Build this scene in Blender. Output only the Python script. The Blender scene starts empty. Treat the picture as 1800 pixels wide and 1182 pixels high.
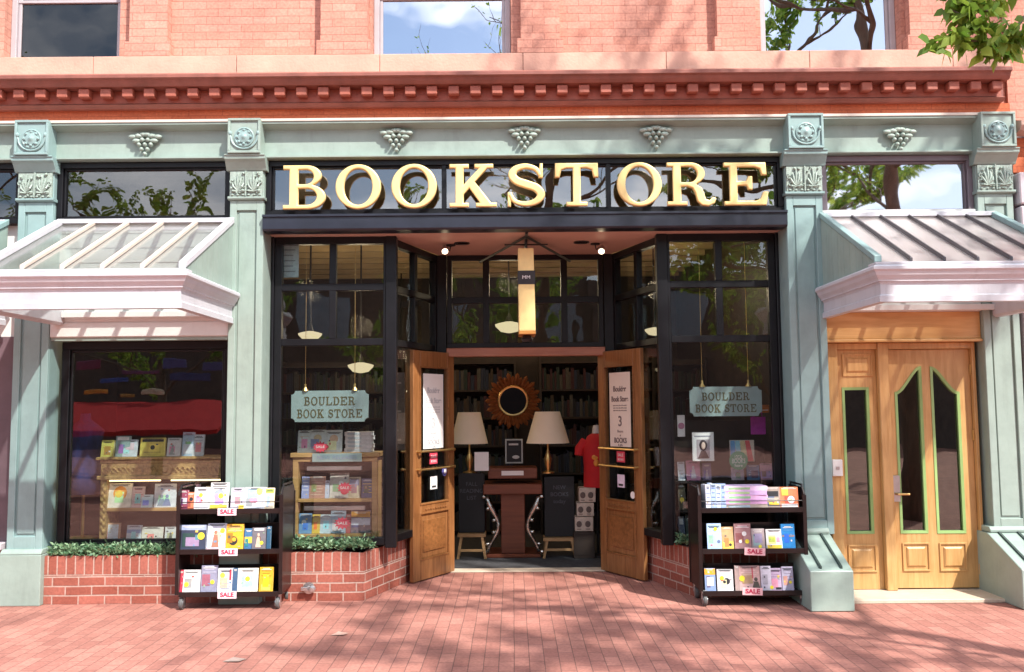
import bpy, bmesh, math, random
from mathutils import Vector, Matrix
random.seed(7)
PI = math.pi
S = bpy.context.scene
COL = S.collection

# ------------------------------------------------------------------ camera
CP = Vector((0.0, -7.8, 1.635)); FPX = 1580.0
PITCH, ROLL = math.radians(4.58), math.radians(-0.5)
fw = Vector((0, math.cos(PITCH), math.sin(PITCH))); r0 = Vector((1, 0, 0)); u0 = r0.cross(fw)
rt = math.cos(ROLL) * r0 + math.sin(ROLL) * u0
up = -math.sin(ROLL) * r0 + math.cos(ROLL) * u0
cd = bpy.data.cameras.new('camera'); cam = bpy.data.objects.new('camera', cd); COL.objects.link(cam)
m = Matrix(((rt.x, up.x, -fw.x, CP.x), (rt.y, up.y, -fw.y, CP.y), (rt.z, up.z, -fw.z, CP.z), (0, 0, 0, 1)))
cam.matrix_world = m
cd.sensor_width = 36; cd.lens = 36 * FPX / 1800; cd.clip_start = 0.05; cd.clip_end = 500
S.camera = cam

# ------------------------------------------------------------------ sky, sun, exposure
TO_SUN = Vector((0.55, -0.70, 1.0)).normalized()
elev = math.asin(TO_SUN.z)
w = bpy.data.worlds.new('World'); S.world = w; w.use_nodes = True
nt = w.node_tree; nt.nodes.clear()
sky = nt.nodes.new('ShaderNodeTexSky'); sky.sky_type = 'NISHITA'; sky.sun_disc = False
sky.sun_elevation = elev; sky.sun_rotation = math.atan2(TO_SUN.x, TO_SUN.y)
tc = nt.nodes.new('ShaderNodeTexCoord'); mp = nt.nodes.new('ShaderNodeMapping'); mp.inputs['Scale'].default_value = (1.2, 1.2, 3.2)
ns = nt.nodes.new('ShaderNodeTexNoise'); ns.inputs['Scale'].default_value = 2.6; ns.inputs['Detail'].default_value = 7
rp = nt.nodes.new('ShaderNodeValToRGB'); rp.color_ramp.elements[0].position = 0.44; rp.color_ramp.elements[1].position = 0.62
mx = nt.nodes.new('ShaderNodeMixRGB'); mx.inputs[2].default_value = (11.0, 11.2, 11.8, 1)
bg = nt.nodes.new('ShaderNodeBackground'); bg.inputs[1].default_value = 0.145
ow = nt.nodes.new('ShaderNodeOutputWorld')
L = nt.links.new
L(tc.outputs['Generated'], mp.inputs[0]); L(mp.outputs[0], ns.inputs['Vector']); L(ns.outputs[0], rp.inputs[0])
L(rp.outputs[0], mx.inputs[0]); L(sky.outputs[0], mx.inputs[1]); L(mx.outputs[0], bg.inputs[0]); L(bg.outputs[0], ow.inputs[0])
sd = bpy.data.lights.new('sun', 'SUN'); sd.energy = 4.2; sd.angle = math.radians(0.8); sd.color = (1.0, 0.955, 0.88)
so = bpy.data.objects.new('sun', sd); COL.objects.link(so); so.rotation_euler = TO_SUN.to_track_quat('Z', 'Y').to_euler()
S.view_settings.view_transform = 'Standard'; S.view_settings.look = 'None'; S.view_settings.gamma = 1.0
S.view_settings.exposure = 0.86
try:
    S.cycles.max_bounces = 8; S.cycles.transparent_max_bounces = 16
    S.cycles.caustics_reflective = False; S.cycles.caustics_refractive = False
except Exception: pass

# ------------------------------------------------------------------ helpers
def P(px, py, Y):                      # the point of the plane y=Y that the photograph shows at (px, py)
    d = fw + (px - 900) / FPX * rt + (591 - py) / FPX * up
    return CP + d * ((Y - CP.y) / d.y)
def RC(x0, y0, x1, y1, Y):
    ym = (y0 + y1) / 2; xm = (x0 + x1) / 2
    return P(x0, ym, Y).x, P(x1, ym, Y).x, P(xm, y1, Y).z, P(xm, y0, Y).z    # X0, X1, Z0, Z1
def wl(o):
    v = Vector((0, 0, 0))
    while o is not None:
        v = v + o.location; o = o.parent
    return v
def tag(o, label=None, cat=None, group=None, kind=None):
    if label: o['label'] = label
    if cat: o['category'] = cat
    if group: o['group'] = group
    if kind: o['kind'] = kind
    return o
def thing(name, label, cat, loc=(0, 0, 0), group=None):
    o = bpy.data.objects.new(name, None); COL.objects.link(o); o.location = loc; o.empty_display_size = 0.1
    return tag(o, label, cat, group)
def link(name, me, parent=None):
    o = bpy.data.objects.new(name, me); COL.objects.link(o)
    if parent is not None: o.parent = parent
    return o
def uvbox(bm):
    ul = bm.loops.layers.uv.verify()
    for f in bm.faces:
        n = f.normal
        if abs(n.z) > 0.8:
            for l in f.loops: l[ul].uv = (l.vert.co.x, l.vert.co.y)
        else:
            t = Vector((-n.y, n.x, 0))
            if t.length < 1e-6: t = Vector((1, 0, 0))
            t.normalize()
            if t.x < 0 or (abs(t.x) < 1e-3 and t.y < 0): t = -t
            for l in f.loops: l[ul].uv = (l.vert.co.dot(t), l.vert.co.z)
class MB:
    def __init__(s, T=None): s.bm = bmesh.new(); s.T = T or Matrix.Identity(4); s.mi = 0
    def v(s, p): return s.bm.verts.new(s.T @ Vector(p))
    def f(s, vs):
        try: fa = s.bm.faces.new(vs); fa.material_index = s.mi; return fa
        except ValueError: return None
    def poly(s, pts): return s.f([s.v(p) for p in pts])
    def box(s, x0, x1, y0, y1, z0, z1):
        v = [s.v((x, y, z)) for z in (z0, z1) for y in (y0, y1) for x in (x0, x1)]
        for q in ((0, 2, 3, 1), (4, 5, 7, 6), (0, 1, 5, 4), (2, 6, 7, 3), (0, 4, 6, 2), (1, 3, 7, 5)): s.f([v[i] for i in q])
        return s
    def hexa(s, b, t):                 # 4 bottom points, 4 top points
        v = [s.v(p) for p in b] + [s.v(p) for p in t]
        for q in ((3, 2, 1, 0), (4, 5, 6, 7), (0, 1, 5, 4), (1, 2, 6, 5), (2, 3, 7, 6), (3, 0, 4, 7)): s.f([v[i] for i in q])
        return s
    def prof(s, pts, a0, a1, axis='x'):  # closed profile swept along an axis; pts are the other two coordinates
        mk = {'x': lambda a, p: (a, p[0], p[1]), 'y': lambda a, p: (p[0], a, p[1]), 'z': lambda a, p: (p[0], p[1], a)}[axis]
        A = [s.v(mk(a0, p)) for p in pts]; B = [s.v(mk(a1, p)) for p in pts]; n = len(pts)
        for i in range(n): s.f([A[i], A[(i + 1) % n], B[(i + 1) % n], B[i]])
        s.f(A[::-1]); s.f(B); return s
    def tube(s, pts, rad, n=8, cap=True):
        pts = [Vector(p) for p in pts]; rs = rad if isinstance(rad, (list, tuple)) else [rad] * len(pts); prev = None; rings = []
        for i, p in enumerate(pts):
            d = (pts[min(i + 1, len(pts) - 1)] - pts[max(i - 1, 0)]).normalized()
            a = d.cross(Vector((0, 0, 1)) if abs(d.z) < 0.9 else Vector((1, 0, 0))).normalized()
            if prev is not None:
                a = (prev - d * prev.dot(d)).normalized()
            prev = a; b = d.cross(a)
            rings.append([s.v(p + (a * math.cos(2 * PI * k / n) + b * math.sin(2 * PI * k / n)) * rs[i]) for k in range(n)])
        for A, B in zip(rings, rings[1:]):
            for k in range(n): s.f([A[k], A[(k + 1) % n], B[(k + 1) % n], B[k]])
        if cap: s.f(rings[0][::-1]); s.f(rings[-1])
        return s
    def lathe(s, c, prof, n=20, axis='z', sx=1.0):
        c = Vector(c); rings = []
        for r, h in prof:
            ring = []
            for k in range(n):
                a = 2 * PI * k / n; q = (r * math.cos(a) * sx, r * math.sin(a))
                o = Vector((q[0], q[1], h)) if axis == 'z' else (Vector((q[0], h, q[1])) if axis == 'y' else Vector((h, q[0], q[1])))
                ring.append(s.v(c + o))
            rings.append(ring)
        for A, B in zip(rings, rings[1:]):
            for k in range(n): s.f([A[k], A[(k + 1) % n], B[(k + 1) % n], B[k]])
        s.f(rings[0][::-1]); s.f(rings[-1]); return s
    def blob(s, c, r, n=8):            # r = (rx, ry, rz)
        pr = [(max(0.02, math.sin(PI * i / n)), -math.cos(PI * i / n)) for i in range(n + 1)]
        c = Vector(c); rings = []
        for q, h in pr: rings.append([s.v(c + Vector((q * r[0] * math.cos(2 * PI * k / (n + 2)), q * r[1] * math.sin(2 * PI * k / (n + 2)), h * r[2]))) for k in range(n + 2)])
        for A, B in zip(rings, rings[1:]):
            for k in range(n + 2): s.f([A[k], A[(k + 1) % (n + 2)], B[(k + 1) % (n + 2)], B[k]])
        s.f(rings[0][::-1]); s.f(rings[-1]); return s
    def frame(s, x0, x1, y0, y1, z0, z1, t):   # a rectangular frame in the XZ plane, pieces butted
        s.box(x0, x1, y0, y1, z0, z0 + t); s.box(x0, x1, y0, y1, z1 - t, z1)
        s.box(x0, x0 + t, y0, y1, z0 + t, z1 - t); s.box(x1 - t, x1, y0, y1, z0 + t, z1 - t); return s
    def build(s, name, mats, parent=None, bevel=0, smooth=False, seg=1, local=False):
        bm = s.bm
        bmesh.ops.recalc_face_normals(bm, faces=bm.faces)
        if bevel:
            bmesh.ops.bevel(bm, geom=[e for e in bm.edges if e.is_manifold and e.calc_face_angle(0) > 0.6], offset=bevel, segments=seg, profile=0.7, affect='EDGES', clamp_overlap=True)
        bm.normal_update(); uvbox(bm)
        if parent is not None and not local: bmesh.ops.translate(bm, verts=bm.verts, vec=-wl(parent))
        me = bpy.data.meshes.new(name); bm.to_mesh(me); bm.free()
        for mt in (mats if isinstance(mats, (list, tuple)) else [mats]): me.materials.append(mt)
        if smooth:
            for p in me.polygons: p.use_smooth = True
            if smooth == 'auto':
                try: me.set_sharp_from_angle(angle=math.radians(38))
                except Exception: pass
        return link(name, me, parent)
DG = None
def curve_mesh(cv):
    o = bpy.data.objects.new('tmp', cv); COL.objects.link(o)
    bpy.context.view_layer.update()
    dg = bpy.context.evaluated_depsgraph_get()
    me = bpy.data.meshes.new_from_object(o.evaluated_get(dg))
    bpy.data.objects.remove(o); return me
def plate(loops, T, thick, name, mat, parent, bevel=0.0, smooth=False):   # outline + holes in local x,y; local z is the normal
    cv = bpy.data.curves.new('c', 'CURVE'); cv.dimensions = '2D'; cv.fill_mode = 'BOTH'; cv.extrude = max(thick / 2 - bevel, 0.0001)
    cv.bevel_depth = bevel; cv.bevel_resolution = 2; cv.offset = -bevel
    for lp in loops:
        sp = cv.splines.new('POLY'); sp.points.add(len(lp) - 1); sp.use_cyclic_u = True
        for i, p in enumerate(lp): sp.points[i].co = (p[0], p[1], 0, 1)
    me = curve_mesh(cv); bpy.data.curves.remove(cv)
    bm = bmesh.new(); bm.from_mesh(me); bpy.data.meshes.remove(me)
    bmesh.ops.transform(bm, matrix=T, verts=bm.verts)
    mb = MB(); mb.bm.free(); mb.bm = bm
    for f in bm.faces: f.material_index = 0
    return mb.build(name, mat, parent, smooth='auto' if smooth else False)
def XZ(x, y, z, sc=1.0, flip=1):       # local x,y -> world x,z ; local z -> towards the street
    return Matrix(((sc, 0, 0, x), (0, 0, -1, y), (0, sc, 0, z), (0, 0, 0, 1)))
def text(s, size, T, mat, name='lettering', parent=None, depth=0.002, align='CENTER', bold=0.0, width=None):
    cv = bpy.data.curves.new('t', 'FONT'); cv.body = s; cv.size = size; cv.extrude = depth; cv.align_x = align; cv.align_y = 'CENTER'; cv.offset = bold
    cv.space_line = 0.95
    me = curve_mesh(cv); bpy.data.curves.remove(cv)
    bm = bmesh.new(); bm.from_mesh(me); bpy.data.meshes.remove(me)
    if width:
        xs = [v.co.x for v in bm.verts]; k = width / max(max(xs) - min(xs), 1e-6)
        for v in bm.verts: v.co.x *= k
    bmesh.ops.transform(bm, matrix=T, verts=bm.verts)
    for f in bm.faces: f.material_index = 0
    mb = MB(); mb.bm.free(); mb.bm = bm
    return mb.build(name, mat, parent)

# ------------------------------------------------------------------ materials
def newmat(name):
    mt = bpy.data.materials.new(name); mt.use_nodes = True; n = mt.node_tree; n.nodes.clear()
    out = n.nodes.new('ShaderNodeOutputMaterial'); return mt, n, out
def sock(n, v): return n
def paint(name, col, rough=0.5, metal=0.0, var=0.08, scale=6.0, bump=0.0, bscale=60.0, spec=0.5, coat=0.0, stretch=(1, 1, 1), col2=None, dirt=0.0):
    mt, n, out = newmat(name); N = n.nodes.new; K = n.links.new
    b = N('ShaderNodeBsdfPrincipled'); K(b.outputs[0], out.inputs[0])
    b.inputs['Roughness'].default_value = rough; b.inputs['Metallic'].default_value = metal
    b.inputs['Specular IOR Level'].default_value = spec; b.inputs['Coat Weight'].default_value = coat
    t = N('ShaderNodeTexCoord'); mp = N('ShaderNodeMapping'); mp.inputs['Scale'].default_value = stretch; K(t.outputs['Object'], mp.inputs[0])
    no = N('ShaderNodeTexNoise'); no.inputs['Scale'].default_value = scale; no.inputs['Detail'].default_value = 6; no.inputs['Roughness'].default_value = 0.6; K(mp.outputs[0], no.inputs['Vector'])
    r = N('ShaderNodeValToRGB'); r.color_ramp.elements[0].position = 0.3; r.color_ramp.elements[1].position = 0.7
    c2 = col2 or tuple(min(1, c * (1 + var)) for c in col)
    c1 = tuple(c * (1 - var) for c in col) if col2 is None else col
    r.color_ramp.elements[0].color = (*c1, 1); r.color_ramp.elements[1].color = (*c2, 1)
    K(no.outputs[0], r.inputs[0]); last = r.outputs[0]
    if dirt:
        n2 = N('ShaderNodeTexNoise'); n2.inputs['Scale'].default_value = 1.7; n2.inputs['Detail'].default_value = 9; n2.inputs['Roughness'].default_value = 0.75; mp2 = N('ShaderNodeMapping'); mp2.inputs['Scale'].default_value = (3.2, 3.2, .55); K(t.outputs['Object'], mp2.inputs[0]); K(mp2.outputs[0], n2.inputs['Vector'])
        r2 = N('ShaderNodeValToRGB'); r2.color_ramp.elements[0].position = 0.52; r2.color_ramp.elements[1].position = 0.78; K(n2.outputs[0], r2.inputs[0])
        mx = N('ShaderNodeMixRGB'); mx.inputs[2].default_value = (col[0] * .45, col[1] * .42, col[2] * .38, 1)
        mm = N('ShaderNodeMath'); mm.operation = 'MULTIPLY'; mm.inputs[1].default_value = dirt; K(r2.outputs[0], mm.inputs[0]); K(mm.outputs[0], mx.inputs[0]); K(last, mx.inputs[1]); last = mx.outputs[0]
    K(last, b.inputs['Base Color'])
    if bump:
        n3 = N('ShaderNodeTexNoise'); n3.inputs['Scale'].default_value = bscale; n3.inputs['Detail'].default_value = 4; K(mp.outputs[0], n3.inputs['Vector'])
        bu = N('ShaderNodeBump'); bu.inputs['Strength'].default_value = bump; bu.inputs['Distance'].default_value = 0.01; K(n3.outputs[0], bu.inputs['Height']); K(bu.outputs[0], b.inputs['Normal'])
    return mt
def bricks(name, c1, c2, mortar, bw, bh, ms, off=0.5, swap=False, rough=0.85, bump=0.5, blot=0.25, tint=None):
    mt, n, out = newmat(name); N = n.nodes.new; K = n.links.new
    b = N('ShaderNodeBsdfPrincipled'); K(b.outputs[0], out.inputs[0]); b.inputs['Roughness'].default_value = rough; b.inputs['Specular IOR Level'].default_value = 0.25
    uv = N('ShaderNodeTexCoord'); mp = N('ShaderNodeMapping'); K(uv.outputs['UV'], mp.inputs[0])
    if swap: mp.inputs['Rotation'].default_value = (0, 0, PI / 2)
    wob = N('ShaderNodeTexNoise'); wob.inputs['Scale'].default_value = 3.0; K(mp.outputs[0], wob.inputs['Vector'])
    wm = N('ShaderNodeVectorMath'); wm.operation = 'MULTIPLY_ADD'; wm.inputs[1].default_value = (0.008, 0.008, 0); K(wob.outputs['Color'], wm.inputs[0]); K(mp.outputs[0], wm.inputs[2])
    br = N('ShaderNodeTexBrick'); K(wm.outputs[0], br.inputs['Vector'])
    br.offset = off; br.inputs['Scale'].default_value = 1.0; br.inputs['Brick Width'].default_value = bw; br.inputs['Row Height'].default_value = bh
    br.inputs['Mortar Size'].default_value = ms; br.inputs['Mortar Smooth'].default_value = 0.3; br.inputs['Bias'].default_value = 0.0
    br.inputs['Color1'].default_value = (*c1, 1); br.inputs['Color2'].default_value = (*c2, 1); br.inputs['Mortar'].default_value = (*mortar, 1)
    n1 = N('ShaderNodeTexNoise'); n1.inputs['Scale'].default_value = 1.3; n1.inputs['Detail'].default_value = 8; n1.inputs['Roughness'].default_value = 0.7; K(uv.outputs['UV'], n1.inputs['Vector'])
    n2 = N('ShaderNodeTexNoise'); n2.inputs['Scale'].default_value = 45; n2.inputs['Detail'].default_value = 4; K(uv.outputs['UV'], n2.inputs['Vector'])
    r = N('ShaderNodeValToRGB'); r.color_ramp.elements[0].position = 0.35; r.color_ramp.elements[1].position = 0.68
    lo = 1 - blot; r.color_ramp.elements[0].color = (lo, lo, lo, 1); r.color_ramp.elements[1].color = (1.0, 1.0, 1.0, 1) if tint is None else (*tint, 1); K(n1.outputs[0], r.inputs[0])
    mu = N('ShaderNodeMixRGB'); mu.blend_type = 'MULTIPLY'; mu.inputs[0].default_value = 1; K(br.outputs['Color'], mu.inputs[1]); K(r.outputs[0], mu.inputs[2])
    r2 = N('ShaderNodeMapRange'); r2.inputs[1].default_value = .3; r2.inputs[2].default_value = .7; r2.inputs[3].default_value = .82; r2.inputs[4].default_value = 1.12; K(n2.outputs[0], r2.inputs[0])
    m2 = N('ShaderNodeMixRGB'); m2.blend_type = 'MULTIPLY'; m2.inputs[0].default_value = 1; K(mu.outputs[0], m2.inputs[1]); K(r2.outputs[0], m2.inputs[2])
    K(m2.outputs[0], b.inputs['Base Color'])
    h = N('ShaderNodeMath'); h.operation = 'MULTIPLY_ADD'; h.inputs[1].default_value = -1.0; K(br.outputs['Fac'], h.inputs[0]); 
    hm = N('ShaderNodeMath'); hm.operation = 'MULTIPLY'; hm.inputs[1].default_value = .35; K(n2.outputs[0], hm.inputs[0]); K(hm.outputs[0], h.inputs[2])
    bu = N('ShaderNodeBump'); bu.inputs['Strength'].default_value = bump; bu.inputs['Distance'].default_value = 0.006; K(h.outputs[0], bu.inputs['Height']); K(bu.outputs[0], b.inputs['Normal'])
    return mt
def wood(name, c1, c2, rough=0.4, axis='z', coat=0.15, scale=1.0, wear=0.0):
    mt, n, out = newmat(name); N = n.nodes.new; K = n.links.new
    b = N('ShaderNodeBsdfPrincipled'); K(b.outputs[0], out.inputs[0]); b.inputs['Roughness'].default_value = rough; b.inputs['Coat Weight'].default_value = coat; b.inputs['Coat Roughness'].default_value = 0.25
    t = N('ShaderNodeTexCoord'); mp = N('ShaderNodeMapping'); K(t.outputs['Object'], mp.inputs[0])
    mp.inputs['Scale'].default_value = {'z': (14 * scale, 14 * scale, 1.1 * scale), 'x': (1.1 * scale, 14 * scale, 14 * scale)}[axis]
    a = N('ShaderNodeTexNoise'); a.inputs['Scale'].default_value = 2.2; a.inputs['Detail'].default_value = 9; a.inputs['Roughness'].default_value = .65; a.inputs['Distortion'].default_value = .6; K(mp.outputs[0], a.inputs['Vector'])
    r = N('ShaderNodeValToRGB'); r.color_ramp.elements[0].position = 0.32; r.color_ramp.elements[1].position = 0.66
    r.color_ramp.elements[0].color = (*c1, 1); r.color_ramp.elements[1].color = (*c2, 1); K(a.outputs[0], r.inputs[0])
    g = N('ShaderNodeTexNoise'); g.inputs['Scale'].default_value = 1.5; g.inputs['Detail'].default_value = 5; K(t.outputs['Object'], g.inputs['Vector'])
    mr = N('ShaderNodeMapRange'); mr.inputs[1].default_value = .3; mr.inputs[2].default_value = .7; mr.inputs[3].default_value = .8 - wear; mr.inputs[4].default_value = 1.12; K(g.outputs[0], mr.inputs[0])
    mu = N('ShaderNodeMixRGB'); mu.blend_type = 'MULTIPLY'; mu.inputs[0].default_value = 1; K(r.outputs[0], mu.inputs[1]); K(mr.outputs[0], mu.inputs[2]); K(mu.outputs[0], b.inputs['Base Color'])
    bu = N('ShaderNodeBump'); bu.inputs['Strength'].default_value = .15; bu.inputs['Distance'].default_value = 0.004; K(a.outputs[0], bu.inputs['Height']); K(bu.outputs[0], b.inputs['Normal'])
    return mt
def glass(name, refl=0.08, tint=(0.9, 0.93, 0.93), rough=0.0, wave=0.02, wscale=1.3, gcol=(1, 1, 1), milk=0.0):
    mt, n, out = newmat(name); N = n.nodes.new; K = n.links.new
    tr = N('ShaderNodeBsdfTransparent'); tr.inputs[0].default_value = (*tint, 1)
    gl = N('ShaderNodeBsdfGlossy'); gl.inputs['Roughness'].default_value = rough; gl.inputs[0].default_value = (*gcol, 1)
    fr = N('ShaderNodeLayerWeight'); fr.inputs[0].default_value = 0.5
    pw = N('ShaderNodeMath'); pw.operation = 'POWER'; pw.inputs[1].default_value = 4.5; K(fr.outputs['Facing'], pw.inputs[0])
    mr = N('ShaderNodeMapRange'); mr.inputs[3].default_value = refl; mr.inputs[4].default_value = 0.9; K(pw.outputs[0], mr.inputs[0])
    mx = N('ShaderNodeMixShader'); K(mr.outputs[0], mx.inputs[0]); K(tr.outputs[0], mx.inputs[1]); K(gl.outputs[0], mx.inputs[2]); last = mx.outputs[0]
    if milk:
        di = N('ShaderNodeBsdfDiffuse'); di.inputs[0].default_value = (.80, .74, .75, 1); tl = N('ShaderNodeBsdfTranslucent'); tl.inputs[0].default_value = (.80, .76, .74, 1); m0 = N('ShaderNodeMixShader'); K(di.outputs[0], m0.inputs[1]); K(tl.outputs[0], m0.inputs[2])
        m1 = N('ShaderNodeMixShader'); m1.inputs[0].default_value = milk; K(last, m1.inputs[1]); K(m0.outputs[0], m1.inputs[2]); last = m1.outputs[0]
    K(last, out.inputs[0])
    if wave:
        t = N('ShaderNodeTexCoord'); no = N('ShaderNodeTexNoise'); no.inputs['Scale'].default_value = wscale; no.inputs['Detail'].default_value = 2; K(t.outputs['Object'], no.inputs['Vector'])
        bu = N('ShaderNodeBump'); bu.inputs['Strength'].default_value = wave; bu.inputs['Distance'].default_value = 0.3; K(no.outputs[0], bu.inputs['Height']); K(bu.outputs[0], gl.inputs['Normal'])
    return mt
def emit(name, col, st):
    mt, n, out = newmat(name); e = n.nodes.new('ShaderNodeEmission'); e.inputs[0].default_value = (*col, 1); e.inputs[1].default_value = st
    n.links.new(e.outputs[0], out.inputs[0]); return mt
def leafmat(name, c1, c2, trans=0.5):
    mt, n, out = newmat(name); N = n.nodes.new; K = n.links.new
    d = N('ShaderNodeBsdfPrincipled'); d.inputs['Roughness'].default_value = .5; t = N('ShaderNodeBsdfTranslucent')
    g = N('ShaderNodeNewGeometry'); r = N('ShaderNodeValToRGB'); r.color_ramp.elements[0].color = (*c1, 1); r.color_ramp.elements[1].color = (*c2, 1)
    K(g.outputs['Random Per Island'], r.inputs[0]); K(r.outputs[0], d.inputs['Base Color']); K(r.outputs[0], t.inputs[0])
    mx = N('ShaderNodeMixShader'); mx.inputs[0].default_value = trans; K(d.outputs[0], mx.inputs[1]); K(t.outputs[0], mx.inputs[2]); K(mx.outputs[0], out.inputs[0]); return mt

TEAL = paint('teal_paint', (0.285, 0.365, 0.325), .42, var=.09, bump=.12, bscale=25, dirt=.35)
TEALB = paint('blue_teal_paint', (0.245, 0.36, 0.355), .42, var=.09, bump=.1, bscale=25, dirt=.3)
TEALO = paint('weathered_ornament_paint', (0.31, 0.385, 0.34), .5, var=.2, scale=40, bump=.3, bscale=90, dirt=.4)
BLACK = paint('black_frame_paint', (0.007, 0.007, 0.009), .38, var=.3, bump=.05, spec=.3)
BEAM = paint('navy_beam_paint', (0.016, 0.018, 0.03), .32, var=.2, bump=.08, bscale=10, coat=.1)
WHITEP = paint('white_gutter_paint', (0.56, 0.56, 0.60), .45, var=.05, bump=.05, dirt=.4)
WHITEB = paint('white_board_paint', (0.68, 0.69, 0.67), .5, var=.05, bump=.06, dirt=.2)
BWALL = bricks('salmon_painted_brick', (0.60, 0.275, 0.205), (0.66, 0.335, 0.26), (0.50, 0.22, 0.165), .21, .072, .004, bump=.5, blot=.26, tint=(1.0, 1.02, 1.0))
BRED = bricks('red_orange_brick', (0.50, 0.13, 0.06), (0.56, 0.16, 0.075), (0.36, 0.09, 0.05), .3, .085, .003, bump=.3, blot=.2)
BLOW = bricks('red_base_brick', (0.33, 0.095, 0.065), (0.46, 0.155, 0.115), (0.55, 0.38, 0.32), .225, .078, .007, bump=.7, blot=.3)
BSOL = bricks('red_soldier_brick', (0.33, 0.095, 0.065), (0.46, 0.155, 0.115), (0.55, 0.38, 0.32), .24, .078, .007, off=0.0, swap=True, bump=.7, blot=.3)
PAVE = bricks('paving_brick', (0.41, 0.175, 0.14), (0.53, 0.24, 0.19), (0.24, 0.12, 0.10), .205, .098, .0035, swap=True, bump=.5, blot=.32, rough=.8)
SILL = paint('pink_sandstone', (0.60, 0.34, 0.26), .8, var=.12, scale=3, bump=.3, bscale=40, dirt=.2)
CORN = paint('brown_cornice_paint', (0.25, 0.085, 0.062), .5, var=.25, scale=5, bump=.2, bscale=25, dirt=.5)
DENT = paint('red_dentil_stone', (0.34, 0.10, 0.065), .6, var=.2, scale=8, bump=.2)
GOLD = paint('gold_leaf', (0.88, 0.65, 0.28), .42, metal=.2, var=.06, scale=15, bump=.1, bscale=30)
GOLDP = paint('gold_paint', (0.62, 0.46, 0.18), .4, metal=.3, var=.15, bump=.05)
OAK = wood('honey_oak', (0.50, 0.265, 0.09), (0.66, 0.40, 0.165), .38, 'z', wear=.05)
OAKX = wood('honey_oak_rail', (0.52, 0.275, 0.09), (0.66, 0.40, 0.165), .38, 'x', scale=.7)
DOORW = wood('brown_oak_door', (0.20, 0.075, 0.022), (0.37, 0.165, 0.06), .35, 'z', wear=.1)
DOORX = wood('brown_oak_rail', (0.18, 0.07, 0.02), (0.36, 0.15, 0.05), .35, 'x', wear=.1)
HEADW = wood('reddish_door_head', (0.32, 0.12, 0.07), (0.42, 0.18, 0.11), .4, 'x')
SHELFW = wood('pine_shelf', (0.40, 0.22, 0.075), (0.55, 0.33, 0.13), .45, 'x')
CARVE = paint('gilded_carving', (0.42, 0.27, 0.10), .5, metal=.1, var=.4, scale=30, bump=.5, bscale=60)
SOFF = paint('pink_beige_soffit', (0.62, 0.42, 0.34), .55, var=.05, bump=.05)
GL = glass('shop_glass', .05)
GLL = glass('left_window_glass', .055, wave=.008)
GLT = glass('sign_window_glass', .16, tint=(.5, .5, .5))
GLD = glass('dark_transom_glass', .09, tint=(.5, .5, .5))
GLS = glass('side_door_glass', .16, tint=(.6, .6, .6), gcol=(.9, 1, .95))
GLM = glass('mirror_transom_glass', .55, tint=(.3, .3, .3), rough=.02, gcol=(.92, .88, .88))
GLU = glass('upper_window_glass', .55, tint=(.35, .35, .35), rough=.0, gcol=(.95, .96, 1))
GLU1 = glass('dark_upper_window_glass', .06, tint=(.3, .28, .25))
GLR = glass('canopy_roof_glass', .08, tint=(.95, .98, .97), rough=.12, milk=.07)
GLR2 = glass('frosted_canopy_glass', .12, tint=(.93, .92, .92), rough=.3, milk=.28)
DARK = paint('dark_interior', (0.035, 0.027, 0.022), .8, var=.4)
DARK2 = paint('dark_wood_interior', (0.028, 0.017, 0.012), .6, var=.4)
CEILW = wood('warm_wood_ceiling', (0.48, 0.35, 0.18), (0.62, 0.48, 0.28), .5, 'x', scale=.5)
LINEN = paint('lamp_shade_linen', (0.80, 0.68, 0.50), .9, var=.03)
WHITE = paint('white_paper', (0.82, 0.80, 0.78), .7, var=.03)
CREAMP = paint('cream_paper', (0.74, 0.63, 0.54), .7, var=.04)
INK = paint('black_ink', (0.03, 0.028, 0.03), .7, var=.1)
STEEL = paint('worn_steel', (0.55, 0.55, 0.56), .3, metal=.9, var=.15)
BRASS = paint('worn_brass', (0.65, 0.42, 0.16), .3, metal=.85, var=.2)
RUBBER = paint('grey_rubber', (0.10, 0.10, 0.10), .6)
IRON = paint('black_iron', (0.014, 0.013, 0.014), .4, var=.3)
CARTM = paint('dark_brown_cart_enamel', (0.012, 0.007, 0.007), .3, var=.3, coat=.1)
RED = paint('red_cloth', (0.50, 0.012, 0.015), .8, var=.1)
REDP = paint('red_print', (0.66, 0.06, 0.10), .6)
GREENP = paint('green_beading', (0.27, 0.42, 0.15), .4, var=.1)
SLATE = paint('pale_slate_sign', (0.25, 0.33, 0.32), .5, var=.08)
STONE = paint('pale_step_stone', (0.56, 0.46, 0.36), .8, var=.12, scale=4, bump=.3, dirt=.3)
LILAC = paint('lilac_grey_stone', (0.52, 0.45, 0.48), .7, var=.08, bump=.15)
MAROON = paint('dark_plum_paint', (0.13, 0.085, 0.10), .5, var=.15)
CHALK = paint('blackboard', (0.008, 0.009, 0.011), .7)
MAT = paint('dark_entrance_mat', (0.045, 0.045, 0.05), .9, var=.3, scale=20, bump=.3)
_cm = {}
def cmat(c, rough=.45):
    k = tuple(round(x, 3) for x in c)
    if k not in _cm: _cm[k] = paint('cover_%d' % len(_cm), k, rough, var=.16, scale=26, spec=.4)
    return _cm[k]
YEL = cmat((.85, .70, .05)); 
# ------------------------------------------------------------------ setting: ground
g = MB(); g.box(-60, 60, -60, 1.42, -0.2, 0.0); o = g.build('brick_pavement', PAVE); tag(o, kind='structure')

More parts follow.
